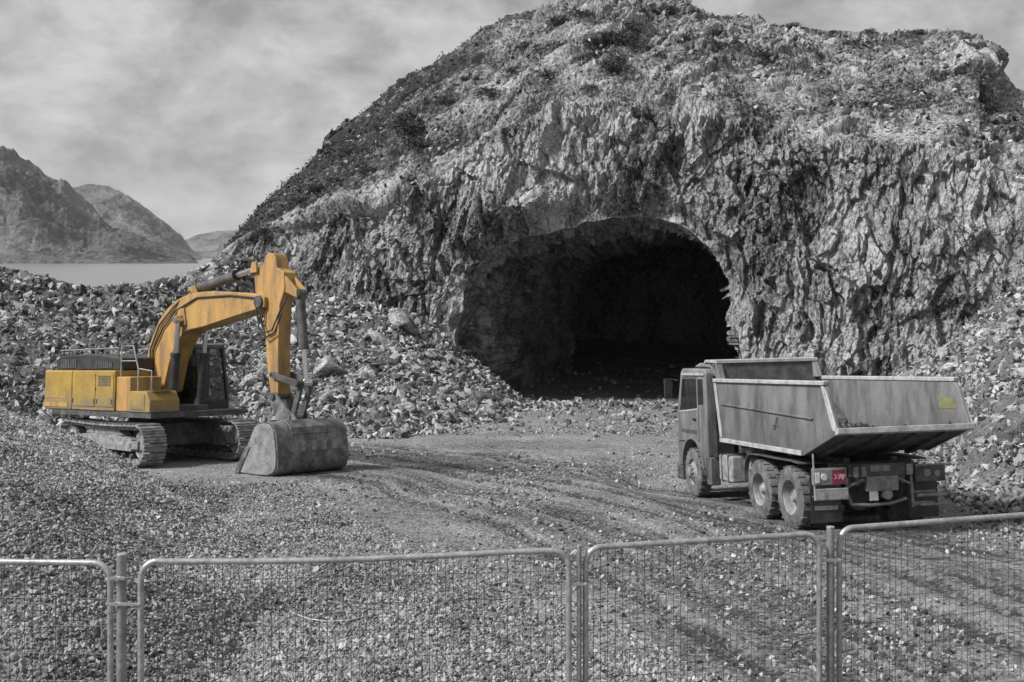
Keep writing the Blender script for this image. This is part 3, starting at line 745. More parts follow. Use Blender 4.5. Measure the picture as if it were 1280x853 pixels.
boulder(476, 52.0, .85, 1, (R(15), R(38), R(-20)), 'smaller tilted slab just below the long slab on the rubble heap', lift=.3)
boulder(410, 46.5, .8, 2, (R(10), R(20), R(40)), 'big grey block half buried in the rubble to the right of the excavator stick', lift=.35)
GR = {0: ('angular grey boulder on the rubble bank behind the excavator', 'boulders on the bank behind the excavator', -40, 320, 26),
      1: ('angular grey boulder on the rubble heap between excavator and tunnel', 'boulders on the heap between excavator and tunnel', 300, 620, 44),
      2: ('angular grey boulder on the scree slope to the right of the tipper truck', 'boulders on the scree beside the truck', 1130, 1330, 30)}
for g_, (lab, grp, a, b, n) in GR.items():
    for _ in range(n):
        px = random.uniform(a, b); toe = np.interp(px, BANK[:, 0], BANK[:, 1]); cr = np.interp(px, BANK[:, 0], BANK[:, 2]); y = toe + (cr - toe) * random.uniform(.05, .95)
        if not clear_of(np.array([(px - 640) / F * y]), np.array([y]), 3.4, 3.0)[0]: continue
        boulder(px, y, random.uniform(.25, .62) * (.7 if g_ == 2 else 1), random.randrange(8), (random.uniform(-.6, .6), random.uniform(-.6, .6), random.uniform(0, 6.3)), lab, grp)

# heather and scrub on the hillside
from mathutils.bvhtree import BVHTree
cand = np.where((s_ > .03) & (s_ < 1.0) & (PXr > 285) & (PXr < 1300))[0]
pk = cand[rng.random(len(cand)) < np.clip(veg[cand] - .32, 0, 1) ** 1.5 * .26]
n = len(pk); hv = rng.normal(size=(n, 7, 3, 3)) * np.array([.07, .07, .05]) + rng.normal(size=(n, 7, 1, 3)) * np.array([.13, .13, .05]) + np.array([0, 0, .04])
hv = hv + V[pk][:, None, None, :]
tag(mesh_np('heather', hv.reshape(-1, 3), np.arange(n * 21).reshape(-1, 3), M['heather']), kind='stuff')
pk = cand[rng.random(len(cand)) < .10 * np.clip(.75 - veg[cand], 0, 1) + .012]
pk = pk[(PXr[pk] > 330)]; vp = V[pk] + rng.normal(size=(len(pk), 3)) * .1
scatter('loose_scree', vp[:, 0], vp[:, 1], .06 + .26 * rng.random(len(pk)) ** 3, M['rubble'], .1, z=vp[:, 2]).name = 'rubble'
def shrub_mesh(seed):
    r = np.random.default_rng(seed); k = 900
    c = r.normal(size=(k, 3)); c /= np.linalg.norm(c, axis=1)[:, None]; c *= (r.random((k, 1)) ** .4); c *= np.array([1, 1, .75]) * (.7 + .5 * r.random((k, 1)))
    t = c[:, None, :] + r.normal(size=(k, 3, 3)) * .065
    me = bpy.data.meshes.new('shrub'); tv = t.reshape(-1, 3); tv[:, 2] += .45
    me.from_pydata(tv.tolist(), [], np.arange(k * 3).reshape(-1, 3).tolist()); me.materials.append(M['shrub']); return me
SM = [shrub_mesh(s) for s in range(5)]
GV = V.reshape(nr, nc, 3)
PYd = HY - F * GV[..., 2] / GV[..., 1]
def on_hill(px, py):
    ci = int(np.argmin(abs(pxs - px))); colr = PYd[nv1:nv1 + nv2, ci]; return GV[nv1 + int(np.argmin(abs(colr - py))), ci]
SHR = [(782, 58, 1.0), (790, 38, .8), (770, 48, .8), (745, 78, .9), (838, 16, .7), (765, 84, .7), (710, 60, .6), (518, 165, 1.2), (525, 182, .9), (512, 150, .8), (612, 122, .8), (622, 118, .6), (395, 236, .7), (420, 226, .6), (380, 252, .6),
       (460, 215, .6), (905, 26, .8), (990, 34, .7), (1150, 40, .7), (930, 34, .5), (1085, 44, .6), (560, 128, .6), (590, 100, .6), (660, 60, .6), (688, 92, .6), (812, 64, .7), (740, 112, .5), (850, 48, .6), (1000, 48, .6), (1060, 58, .5),
       (440, 190, .6), (480, 160, .6), (640, 88, .6), (700, 28, .7), (730, 18, .8), (330, 290, .6), (1210, 60, .6), (1120, 62, .5), (900, 60, .5), (955, 70, .5)]
for i, (px, py, s) in enumerate(SHR):
    o = bpy.data.objects.new('shrub', SM[i % 5]); sc.collection.objects.link(o)
    p = on_hill(px, py); o.location = p - np.array([0, 0, .1]); s *= .75 if py < 45 and px > 880 else 1; o.scale = (s * 1.35, s * 1.0, s * random.uniform(.45, .7)); o.rotation_euler = (0, 0, random.uniform(0, 6))
    lab = ('dark shrub in the cleft on the left flank of the mountain' if px < 540 and py < 186 and px > 500 else 'small dark shrub on the lower left flank of the mountain' if px < 500 else
           'low shrub standing against the sky on the right-hand ridge' if px > 880 and py < 45 else 'small shrub on the stony slope just below the right-hand ridge' if px > 840 else
           'dark shrub in the broad heather patch just below the summit' if px > 700 and py < 90 else 'low shrub scattered on the slope between the summit and the left flank')
    tag(o, lab, 'shrub', 'shrubs on the hillside')

# ------------------------------------------------------------------ excavator
def cyl(name, a, b, r, parent, barrel=.58, mat=None, y=0):
    """hydraulic cylinder: barrel with a chrome rod"""
    a, b = Vector(a), Vector(b); m = a.lerp(b, barrel)
    s = MB(); s.tube(a, m, r, 16); s.tube(m - (b - a).normalized() * .08, m, r * 1.18, 16); s.tube(a + Vector((0, -r, 0)), a + Vector((0, r, 0)), r * 1.1, 12)
    o = s.build(name, mat or M['dark'], parent, .004)
    k = MB(); k.tube(m, b, r * .55, 12); k.tube(b + Vector((0, -r, 0)), b + Vector((0, r, 0)), r * .85, 12)
    k.build('rod', M['chrome'], o, .003); return o
def wheel_disc(r, hub, y0, y1, c, n=28, teeth=0):
    s = MB(); s.lathe([(0.001, y0), (hub, y0), (hub, y0 + .03), (r * .8, y0 + .05), (r, y0 + .02), (r, y1), (0.001, y1)], c, n)
    if teeth:
        for k in range(teeth):
            a = 2 * math.pi * k / teeth; s.tube((c[0] + r * .96 * math.cos(a), c[1] + y0 + .1, c[2] + r * .96 * math.sin(a)), (c[0] + r * 1.1 * math.cos(a), c[1] + y0 + .1, c[2] + r * 1.1 * math.sin(a)), .05, 6, .03)
    return s
ex = empty('excavator', EXM)
tag(ex, 'yellow tracked excavator with its bucket resting on the quarry floor', 'excavator')
def track(side):
    yc = side * 1.3; hw = .30; sgn = side
    # chain line in (x, z)
    rI = .455; zc = .535; xf_ = 2.05; pts = []
    up = [(x, zc + rI - .035 * math.sin(math.pi * (x + xf_) / (2 * xf_))) for x in np.linspace(-xf_, xf_, 24)]
    fr = [(xf_ + rI * math.sin(a), zc + rI * math.cos(a)) for a in np.linspace(0, math.pi, 14)[1:-1]]
    lo = [(x, zc - rI) for x in np.linspace(xf_, -xf_, 24)]
    re_ = [(-xf_ - rI * math.sin(a), zc - rI * math.cos(a)) for a in np.linspace(0, math.pi, 14)[1:-1]]
    L = np.array(up + fr + lo + re_ + [up[0]]); seg = np.hypot(*np.diff(L, axis=0).T); cs = np.r_[0, np.cumsum(seg)]
    n = 50; s = MB()
    for k in range(n):
        t = cs[-1] * k / n; p = np.array([np.interp(t, cs, L[:, 0]), np.interp(t, cs, L[:, 1])]); p2 = np.array([np.interp((t + .05) % cs[-1], cs, L[:, 0]), np.interp((t + .05) % cs[-1], cs, L[:, 1])])
        d = p2 - p; d /= np.linalg.norm(d); nn_ = np.array([-d[1], d[0]])
        def q(u, v): return tuple(p + d * u + nn_ * v)
        h = cs[-1] / n * .46
        s.prism([q(-h, 0), q(h, 0), q(h, .03), q(h * .45, .035), q(h * .3, .075), q(h * .1, .075), q(0, .035), q(-h * .35, .035), q(-h * .5, .06), q(-h * .7, .06), q(-h * .8, .03), q(-h, .03)], yc - hw, yc + hw)
        s.prism([q(-h * .9, -.10), q(h * .9, -.10), q(h * .9, -.005), q(-h * .9, -.005)], yc - .12, yc - .05).prism([q(-h * .9, -.10), q(h * .9, -.10), q(h * .9, -.005), q(-h * .9, -.005)], yc + .05, yc + .12)
    tr = s.build('track', M['track'], ex, 0)
    f_ = MB(); f_.prism([(-1.75, .36), (1.62, .36), (1.7, .48), (1.62, .66), (.8, .72), (-.9, .72), (-1.7, .64)], yc - .2, yc + .2)
    f_.prism([(-1.2, .72), (1.0, .72), (.75, .86), (-.95, .86)], yc - .12, yc + .14)
    f_.box(1.55, 2.0, yc - .2, yc - .13, .42, .62).box(1.55, 2.0, yc + .13, yc + .2, .42, .62)
    f_.build('track_frame', M['track'], tr, .015)
    wheel_disc(.36, .13, -.14, .14, (xf_, yc, zc), 30).build('idler', M['track'], tr, .008)
    wheel_disc(.35, .17, -.16, .16, (-xf_, yc, zc), 30, 20).build('sprocket', M['track'], tr, .008)
    for k in range(8):
        wheel_disc(.10, .05, -.16, .16, (-1.55 + k * .44, yc, .24), 16).build('track_roller', M['dark'], tr, 0)
    for x_ in (-.7, .75):
        wheel_disc(.08, .04, -.12, .12, (x_, yc, .80), 14).build('carrier_roller', M['dark'], tr, 0)
track(-1); track(1)
s = MB(); s.prism([(-1.1, .42), (1.1, .42), (.9, .98), (-.9, .98)], -1.1, 1.1)
s.tube((0, 0, .9), (0, 0, 1.2), .72, 40).box(-.7, -.35, -1.25, 1.25, .5, .85).box(.35, .7, -1.25, 1.25, .5, .85)
s.build('undercarriage', M['dark'], ex, .02)
SW = Matrix.Rotation(R(6), 4, 'Z')          # the upper works are swung a little from the tracks
def B(mb, name, mat, parent=None, bevel=.012):
    return mb.xf(globals()['SW']).build(name, mat, parent or ex, bevel)
B(MB().box(-2.9, 1.95, -1.42, 1.42, 1.17, 1.31).box(-.6, 1.6, -.5, .5, 1.31, 1.45), 'platform', M['dark'])
# counterweight with rounded rear corners
cwp = [(-1.83, 1.45), (-2.9, 1.45)] + [(-3.2 - .35 * math.sin(a), 1.45 - .55 * (1 - math.cos(a))) for a in np.linspace(.2, 1.35, 7)] + [(-3.66, 0)] + [(-3.2 - .35 * math.sin(a), -1.45 + .55 * (1 - math.cos(a))) for a in np.linspace(1.35, .2, 7)] + [(-2.9, -1.45), (-1.83, -1.45)]
cw = B(MB().prismz(cwp, 1.30, 2.36), 'counterweight', M['yellow'], None, .05)
B(MB().box(-3.3, -2.0, -1.462, -1.452, 1.38, 1.50).box(-3.2, -2.1, -1.46, -1.453, 1.62, 1.66), 'lower_band', M['yellow_boom'], cw, 0)
# right side: engine bay doors, tank, front tool box
sp = B(MB().box(-1.80, .30, -1.45, -.42, 1.31, 2.36), 'side_panel', M['yellow'], None, .035)
B(MB().box(-1.76, -.62, -1.466, -1.452, 1.42, 2.28), 'service_door', M['yellow'], sp, .006)
B(MB().box(-.57, .26, -1.466, -1.452, 1.42, 2.28), 'service_door', M['yellow'], sp, .006)
gs = MB()
for k in range(7): gs.box(-.45, .14, -1.474, -1.4665, 1.96 + k * .04, 1.98 + k * .04)
B(gs, 'door_grille', M['dark'], sp, 0)
for x_ in (-1.72, -.66, -.52, .20): B(MB().tube((x_, -1.472, 1.5), (x_, -1.472, 1.62), .014, 8), 'hinge', M['dark'], sp, 0)
B(MB().box(-.60, -.57, -1.475, -1.455, 1.82, 1.92).box(-1.79, -1.76, -1.475, -1.455, 1.82, 1.92), 'latch', M['black'], sp, 0)
B(MB().box(-1.7, .2, -1.456, -1.45, 1.335, 1.36), 'trim_strip', M['yellow_boom'], sp, 0)
tk = B(MB().box(.33, .98, -1.42, -.5, 1.31, 2.2), 'fuel_tank', M['yellow_boom'], None, .04)
B(MB().tube((.6, -1.0, 2.2), (.6, -1.0, 2.28), .08), 'filler_cap', M['black'], tk, .01)
tb = B(MB().prism([(1.0, 1.31), (1.92, 1.31), (1.92, 1.62), (1.75, 1.84), (1.0, 1.84)], -1.45, -.58), 'tool_box', M['yellow'], None, .03)
B(MB().box(1.08, 1.7, -1.464, -1.452, 1.38, 1.76), 'tool_box_door', M['yellow'], tb, .006)
B(MB().box(1.74, 1.86, -1.3, -.75, 1.845, 1.88).box(1.2, 1.7, -1.3, -.75, 1.842, 1.86), 'step_plate', M['dark'], tb, 0)
# black engine hood, louvres, exhaust, handrails
hd = B(MB().prism([(-3.0, 2.37), (.30, 2.37), (.28, 2.68), (-1.0, 2.80), (-2.8, 2.76), (-3.02, 2.6)], -1.28, .95), 'engine_hood', M['black'], None, .04)
lv = MB()
for k in range(9): lv.box(-2.7 + k * .09, -2.64 + k * .09, -1.295, -1.27, 2.42, 2.66)
B(lv, 'louvre', M['dark'], hd, 0)
lv = MB()
for k in range(9): lv.box(-.9 + k * .09, -.84 + k * .09, -1.295, -1.27, 2.42, 2.6)
B(lv, 'louvre', M['dark'], hd, 0)
B(MB().tube((-1.7, .35, 2.75), (-1.7, .35, 3.05), .07).tube((-1.7, .35, 3.05), (-1.82, .35, 3.14), .07), 'exhaust_pipe', M['dark'], None, .005)
hr = MB()
hr.path([(-2.9, -1.22, 2.5), (-2.9, -1.22, 2.9), (.1, -1.22, 2.94), (.1, -1.22, 2.5)], .02)
for x_ in (-2.1, -1.3, -.6): hr.tube((x_, -1.22, 2.6), (x_, -1.22, 2.92), .015, 8)
hr.path([(-2.9, .9, 2.6), (-2.9, .9, 2.92), (-.5, .9, 2.95), (-.5, .9, 2.6)], .02)
B(hr, 'handrail', M['galvd'], None, 0)
hr = MB()
hr.path([(.45, -1.36, 2.2), (.45, -1.36, 2.98), (1.0, -1.36, 2.98), (1.25, -1.36, 2.4), (1.25, -1.36, 1.84)], .02)
hr.path([(.45, -1.36, 2.6), (1.15, -1.36, 2.6)], .016)
hr.path([(1.85, -1.36, 1.84), (1.85, -1.36, 2.35), (1.3, -1.36, 2.4)], .018)
B(hr, 'handrail', M['galv'], None, 0)
# left side behind and below the cab
B(MB().box(-1.8, -.2, .96, 1.42, 1.31, 2.5), 'left_side_panel', M['yellow'], None, .03)
# cab: frame, panes, roof
SW0 = SW.copy(); SW = SW @ Matrix.Translation((-.38, 0, -.06))
cb = B(MB().box(-.16, 1.5, .56, 1.5, 1.31, 1.62), 'cab', M['black'], None, .03)
fr = MB()
for (x_, z0, x2) in ((-.14, 1.6, -.12), (.55, 1.6, .55), (1.47, 1.6, 1.2)):
    for y_ in (.59, 1.46):
        fr.prism([(x_ - .04, z0), (x_ + .04, z0), (x2 + .04, 3.0), (x2 - .04, 3.0)], y_ - .035, y_ + .035)
fr.box(-.16, 1.48, .57, .63, 2.0, 2.07)
B(fr, 'cab_frame', M['black'], cb, .01)
B(MB().prism([(-.2, 2.98), (1.26, 2.98), (1.22, 3.09), (.9, 3.13), (-.12, 3.13)], .53, 1.52), 'cab_roof', M['dark'], cb, .03)
B(MB().prism([(-.1, 1.62), (.52, 1.62), (.52, 2.98), (-.08, 2.98)], .585, .597).prism([(.58, 1.62), (1.43, 1.62), (1.17, 2.98), (.58, 2.98)], .585, .597), 'side_pane', M['cab_glass'], cb, 0)
B(MB().prism([(1.445, 1.62), (1.455, 1.62), (1.195, 2.98), (1.185, 2.98)], .64, 1.42), 'windscreen', M['cab_glass'], cb, 0)
B(MB().prism([(-.1, 1.62), (1.43, 1.62), (1.17, 2.98), (-.08, 2.98)], 1.455, 1.467), 'door_pane', M['cab_glass'], cb, 0)
B(MB().box(-.15, -.14, .64, 1.42, 1.7, 2.98), 'rear_pane', M['cab_glass'], cb, 0)
B(MB().box(.1, .6, .85, 1.25, 1.62, 1.9).box(.05, .2, .85, 1.25, 1.9, 2.6), 'seat', M['dark'], cb, .04)
B(MB().path([(1.5, .6, 1.6), (1.62, .52, 2.1), (1.45, .52, 2.9)], .016).path([(1.3, 1.5, 1.6), (1.38, 1.56, 2.3), (1.2, 1.52, 2.9)], .016), 'grab_rail', M['galvd'], cb, 0)
B(MB().path([(1.2, .5, 3.0), (1.42, .42, 3.0), (1.45, .40, 2.75)], .014).box(1.41, 1.45, .30, .50, 2.5, 2.78), 'mirror', M['black'], cb, .008)
SW = SW0
# boom
bm_o = curve2([(.28, 1.78), (.0, 2.2), (-.05, 2.75), (.22, 3.35), (.68, 3.86), (1.32, 4.20), (2.2, 4.34), (3.4, 4.30), (4.5, 4.20), (4.92, 4.10)], 5)
bm_i = curve2([(4.92, 3.86), (4.5, 3.80), (3.4, 3.62), (2.5, 3.46), (1.75, 3.36), (1.35, 3.12), (1.05, 2.7), (.85, 2.2), (.72, 1.78)], 5)
boom = B(MB().prism(bm_o + bm_i, -.30, .30), 'boom', M['yellow_boom'], None, .025)
B(MB().tube((.45, -.42, 1.9), (.45, .42, 1.9), .16), 'boom_foot_pin', M['dark'], boom, .01)
B(MB().prism([(1.3, 3.5), (1.75, 3.5), (1.65, 3.95), (1.4, 3.95)], -.345, -.302).prism([(1.3, 3.5), (1.75, 3.5), (1.65, 3.95), (1.4, 3.95)], .302, .345).tube((1.55, -.44, 3.68), (1.55, .44, 3.68), .10), 'cylinder_boss', M['yellow_boom'], boom, .01)
B(MB().prism([(1.4, 4.2), (2.0, 4.25), (1.85, 4.55), (1.6, 4.5)], -.16, -.1).prism([(1.4, 4.2), (2.0, 4.25), (1.85, 4.55), (1.6, 4.5)], .1, .16), 'cylinder_bracket', M['yellow_boom'], boom, .01)
hs = MB()
hs.path([(.12, -.33, 2.3), (.15, -.34, 2.9), (.55, -.34, 3.55), (1.2, -.34, 4.0), (1.7, -.2, 4.4)], .022).path([(.25, -.33, 2.3), (.3, -.34, 2.9), (.7, -.34, 3.45), (1.3, -.34, 3.9), (2.2, -.33, 4.2), (3.6, -.33, 4.2), (4.6, -.34, 4.1), (4.75, -.36, 3.6), (4.85, -.25, 3.4)], .022)
hs.path([(.1, .1, 2.9), (.0, .1, 3.2), (.55, .1, 4.0), (1.3, .1, 4.42), (2.4, .1, 4.42)], .024)
B(hs, 'hydraulic_hose', M['black'], boom, 0)
def CY(name, a, b, r, barrel=.58, mat=None, parent=None):
    return cyl(name, SW @ Vector(a), SW @ Vector(b), r, parent or ex, barrel, mat)
CY('boom_cylinder', (1.35, -.43, 1.5), (1.55, -.43, 3.66), .12, .6, M['black'])
CY('boom_cylinder', (1.35, .43, 1.5), (1.55, .43, 3.66), .12, .6, M['black'])
CY('stick_cylinder', (1.75, 0, 4.46), (4.42, 0, 4.88), .13, .62, M['dark'])
# stick
stk = [(4.70, 4.9), (4.80, 5.12), (4.9, 5.18), (5.08, 5.16), (5.18, 5.05), (5.24, 4.80), (5.50, 4.68), (5.54, 4.3), (5.36, 3.9), (5.32, 2.9), (5.34, 2.2), (5.34, 1.80), (5.26, 1.68), (5.14, 1.68), (5.05, 1.82), (4.92, 2.4), (4.82, 3.3), (4.70, 3.9), (4.42, 4.2), (4.36, 4.66), (4.48, 4.84)]
st = B(MB().prism(stk, -.19, .19), 'stick', M['yellow_boom'], None, .025)
B(MB().tube((4.72, -.36, 4.0), (4.72, .36, 4.0), .15).tube((5.22, -.3, 1.74), (5.22, .3, 1.74), .09).tube((5.2, -.3, 2.25), (5.2, .3, 2.25), .07), 'pin', M['dark'], st, .01)
B(MB().prism([(4.3, 4.72), (4.55, 4.72), (4.55, 4.98), (4.36, 4.98)], -.27, -.212).prism([(4.3, 4.72), (4.55, 4.72), (4.55, 4.98), (4.36, 4.98)], .212, .27), 'cylinder_bracket', M['yellow_boom'], st, .01)
for y_ in (-.13, .13): B(MB().prism([(5.40, 4.25), (5.95, 4.05), (5.95, 4.25), (5.5, 4.6)], y_ - .03, y_ + .03), 'cylinder_bracket', M['yellow_boom'], st, .01)
hs = MB(); hs.path([(4.85, -.25, 3.9), (4.8, -.3, 3.5), (4.95, -.3, 3.25), (5.2, -.28, 3.3), (5.35, -.2, 3.7), (5.55, -.12, 4.1)], .022).path([(4.8, -.25, 3.9), (4.7, -.3, 3.4), (4.95, -.3, 3.12), (5.3, -.28, 3.25), (5.45, -.2, 3.7)], .022)
B(hs, 'hydraulic_hose', M['black'], st, 0)
CY('bucket_cylinder', (5.88, 0, 4.14), (6.14, 0, 2.05), .115, .62, M['dark'])
lk = MB()
for y_ in (-.27, .27): lk.prism([(5.14, 2.20), (5.20, 2.32), (6.14, 2.12), (6.20, 2.0), (6.1, 1.97)], y_ - .03, y_ + .03)
for y_ in (-.14, .14): lk.prism([(6.08, 2.1), (6.22, 2.08), (5.90, 1.22), (5.76, 1.26)], y_ - .035, y_ + .035)
lk.tube((6.14, -.32, 2.05), (6.14, .32, 2.05), .06)
B(lk, 'bucket_linkage', M['dark'], None, .008)
# bucket: curved shell, two cheeks, ears, teeth
HW = 1.04
shell = curve2([(5.64, 1.08), (5.88, 1.15), (6.12, 1.15), (6.29, 1.02), (6.38, .70), (6.42, .36), (6.36, .13), (6.18, .03), (5.9, .01), (5.5, .01), (4.98, .03)], 5)
bk = B(MB().strip(shell, .04, -HW, HW), 'bucket', M['bucket'], None, .006)
cheek = shell + [(5.30, .50)]
B(MB().prism(cheek, -HW - .045, -HW - .002), 'side_plate', M['cheek'], bk, .01)
B(MB().prism(cheek, HW + .002, HW + .045), 'side_plate', M['cheek'], bk, .01)
for y_ in (-HW - .07, HW + .047): B(MB().prism([(4.93, .0), (5.1, .0), (5.5, .62), (5.34, .62)], y_, y_ + .023), 'side_cutter', M['bucket'], bk, .005)
er = MB()
for y_ in (-.22, .22): er.prism([(5.08, 1.68), (5.14, 1.82), (5.28, 1.84), (5.75, 1.45), (5.98, 1.32), (6.12, 1.17), (5.66, 1.12), (5.4, 1.15)], y_ - .03, y_ + .03)
er.tube((5.83, -.3, 1.26), (5.83, .3, 1.26), .07)
B(er, 'ear', M['bucket'], bk, .008)
B(MB().prism([(5.98, 1.158), (6.13, 1.158), (6.31, 1.03), (6.345, .90), (6.40, .90), (6.36, 1.06), (6.16, 1.22), (5.98, 1.22)], -.62, .62), 'torque_tube', M['bucket'], bk, .015)
for y_ in (-.62, -.31, 0, .31, .62): B(MB().prism([(6.385, .74), (6.43, .74), (6.455, .52), (6.41, .52)], y_ - .07, y_ + .07), 'welded_pad', M['cheek'], bk, .008)
B(MB().prism([(6.425, .34), (6.445, .34), (6.385, .11), (6.365, .11)], -1.0, 1.0), 'heel_plate', M['bucket'], bk, .006)
for k in range(5):
    y_ = -.92 + k * .46; B(MB().prism([(5.05, .075), (5.05, -.01), (4.74, .0), (4.76, .03)], y_ - .06, y_ + .06), 'tooth', M['bucket'], bk, .008)

# ------------------------------------------------------------------ tipper truck
tk_ = empty('tipper_truck', TRM)
tag(tk_, 'dusty grey three axle tipper truck seen from behind, parked before the tunnel', 'truck')
def T_(mb, name, mat, parent=None, bevel=.012): return mb.build(name, mat, parent or tk_, bevel)
def tyre(cx, y0, y1, r, name='wheel', front=False, out=1):
    """tyre with lugs; the outer face looks to +y*out"""
    c = (cx, 0, .545); w_ = abs(y1 - y0); s = MB()
    prof = [(r * .56, y0), (r * .70, y0 - .0), (r * .92, y0 + .01 * w_), (r * .985, y0 + .08 * w_), (r, y0 + .2 * w_), (r, y0 + .8 * w_), (r * .985, y0 + .92 * w_), (r * .92, y1 - .01 * w_), (r * .70, y1), (r * .56, y1)]
    s.lathe(prof, c, 44)
    for k in range(44):
        a = 2 * math.pi * (k + .25 * (k % 2)) / 44; a2 = a + .075
        for (u0, u1) in (((.03, .46) if k % 2 else (.54, .97)),):
            p = []
            for aa in (a, a2):
                for rr in (r * .985, r * 1.03):
                    for u in (u0, u1): p.append((c[0] + rr * math.cos(aa), y0 + u * w_, c[2] + rr * math.sin(aa)))
            s._add(p, [(0, 1, 3, 2), (4, 6, 7, 5), (0, 4, 5, 1), (2, 3, 7, 6), (0, 2, 6, 4), (1, 5, 7, 3)])
    t = T_(s, name, M['tyre'], None, 0)
    yo = y1 if out > 0 else y0; sg = out
    g = MB()
    if front:
        g.lathe([(r * .58, yo - sg * .01), (r * .55, yo - sg * .07), (r * .50, yo - sg * .06), (r * .30, yo + sg * .03), (.001, yo + sg * .03)], c, 36)
    else:
        g.lathe([(r * .58, yo - sg * .01), (r * .55, yo - sg * .03), (r * .52, yo - sg * .16), (r * .34, yo - sg * .19), (r * .33, yo - sg * .19), (.001, yo - sg * .19)], c, 36)
    T_(g, 'rim', M['rim'], t, 0)
    h = MB(); yb = yo + (sg * .03 if front else -sg * .19)
    h.lathe([(r * .24, yb), (r * .22, yb + sg * .07), (r * .12, yb + sg * (.09 if front else .15)), (.001, yb + sg * (.09 if front else .15))], c, 24)
    for k in range(10):
        a = 2 * math.pi * k / 10; p = (c[0] + r * .29 * math.cos(a), yb, c[2] + r * .29 * math.sin(a)); h.tube(p, (p[0], yb + sg * .045, p[2]), .017, 6)
    T_(h, 'hub', M['rim'], t, 0)
for cx in (0, 1.4):
    for sg in (1, -1):
        a, b = sorted((sg * 1.25, sg * .97)); tyre(cx, a, b, .56, out=sg)
        a, b = sorted((sg * .93, sg * .65)); tyre(cx, a, b, .56, 'inner_wheel', out=sg)
for sg in (1, -1):
    a, b = sorted((sg * 1.24, sg * .94)); tyre(5.2, a, b, .535, front=True, out=sg)
s = MB()
for y_ in (-.43, .43): s.box(-1.05, 6.1, y_ - .04, y_ + .04, .82, 1.08)
for x_ in (-1.0, -.3, .7, 1.9, 3.0, 4.2, 5.6): s.box(x_ - .05, x_ + .05, -.39, .39, .86, 1.04)
for x_ in (0, 1.4, 5.2): s.tube((x_, -1.0, .53), (x_, 1.0, .53), .10)
for x_ in (0, 1.4): s.tube((x_ - .25, 0, .53), (x_ + .25, 0, .53), .26, 18, .2)
for y_ in (-.55, .55):
    s.prism(curve2([(-.45, .78), (.2, .66), (.7, .64), (1.2, .66), (1.85, .78)], 4) + [(1.85, .86), (.7, .78), (-.45, .86)], y_ - .05, y_ + .05)
T_(s, 'chassis', M['dark'], None, .01)
# subframe and tipping hinge
T_(MB().box(-.75, 3.4, -.52, -.40, 1.10, 1.28).box(-.75, 3.4, .40, .52, 1.10, 1.28).box(-.9, -.6, -.75, .75, 1.08, 1.2).tube((-.72, -.8, 1.16), (-.72, .8, 1.16), .05)
   .box(.2, .32, -1.1, 1.1, 1.26, 1.36).box(1.4, 1.52, -1.1, 1.1, 1.26, 1.36).box(2.5, 2.62, -1.1, 1.1, 1.26, 1.36), 'subframe', M['dark'], None, .01)
CYL = MB(); CYL.tube((3.75, 0, .95), (3.72, 0, 2.4), .11); T_(CYL, 'tipping_ram', M['dark'], None, .005)
# tipper body: floor with kicked-up tail, walls, headboard, canopy
WB = 1.235
fl_ = T_(MB().prism([(3.36, 1.36), (-.6, 1.36), (-2.02, 1.83), (-2.02, 1.88), (-.6, 1.44), (3.36, 1.44)], -WB + .05, WB - .05), 'tipper_floor', M['dark'], None, .008)  # floor and ribs coloured dark to hold the shade under the body
for y_ in (-.85, -.3, .3, .85):
    T_(MB().prism([(-.5, 1.30), (-.6, 1.30), (-1.9, 1.74), (-1.9, 1.795), (-.6, 1.355), (-.5, 1.355)], y_ - .05, y_ + .05), 'floor_rib', M['dark'], fl_, .005)
T_(MB().prism([(-1.96, 1.77), (-2.06, 1.80), (-2.06, 1.90), (-1.96, 1.89)], -WB - .03, WB + .03), 'tail_lip', M['bodyedge'], fl_, .012)
wall = [(3.58, 2.60), (-1.62, 2.60), (-1.72, 2.52), (-2.0, 1.90), (-2.0, 1.80), (-.62, 1.34), (3.34, 1.33)]
for sg in (1, -1):
    a, b = sorted((sg * WB, sg * (WB - .05))); pn = T_(MB().prism(wall, a, b), 'tipper_side', M['body'], None, .008)
    a, b = sorted((sg * (WB + .05), sg * (WB - .07))); T_(MB().prism([(3.6, 2.60), (-1.64, 2.60), (-1.66, 2.68), (3.6, 2.68)], a, b), 'top_rail', M['bodyedge'], pn, .02)
    a, b = sorted((sg * (WB + .035), sg * (WB + .002)))
    T_(MB().prism([(3.25, 2.135), (-1.1, 2.0), (-1.1, 2.03), (3.25, 2.165)], a, b), 'weld_ledge', M['body'], pn, .006)
    T_(MB().prism([(3.36, 1.34), (-.60, 1.34), (-.60, 1.43), (3.36, 1.43)], a, b), 'lower_rail', M['bodyedge'], pn, .01)
    T_(MB().prism([(3.58, 2.59), (3.46, 2.59), (3.22, 1.44), (3.34, 1.44)], a, b), 'front_post', M['bodyedge'], pn, .01)
    T_(MB().prism([(-1.60, 2.59), (-1.68, 2.53), (-2.0, 1.9), (-1.98, 1.82), (-1.86, 1.86), (-1.52, 2.59)], a, b), 'rear_post', M['bodyedge'], pn, .01)
    if sg > 0:
        T_(MB().prism([(.52, 1.74), (.60, 1.74), (.44, 1.98), (.36, 1.98)], WB + .003, WB + .008).prism([(.36, 1.80), (.62, 1.80), (.62, 1.83), (.36, 1.83)], WB + .003, WB + .008), 'painted_mark', M['dark'], pn, 0)
    else:
        T_(MB().prism([(-1.12, 2.13), (-1.66, 2.13), (-1.60, 2.32), (-1.12, 2.32)], -WB + .053, -WB + .057), 'yellow_lettering', M['sticker'], pn, 0)
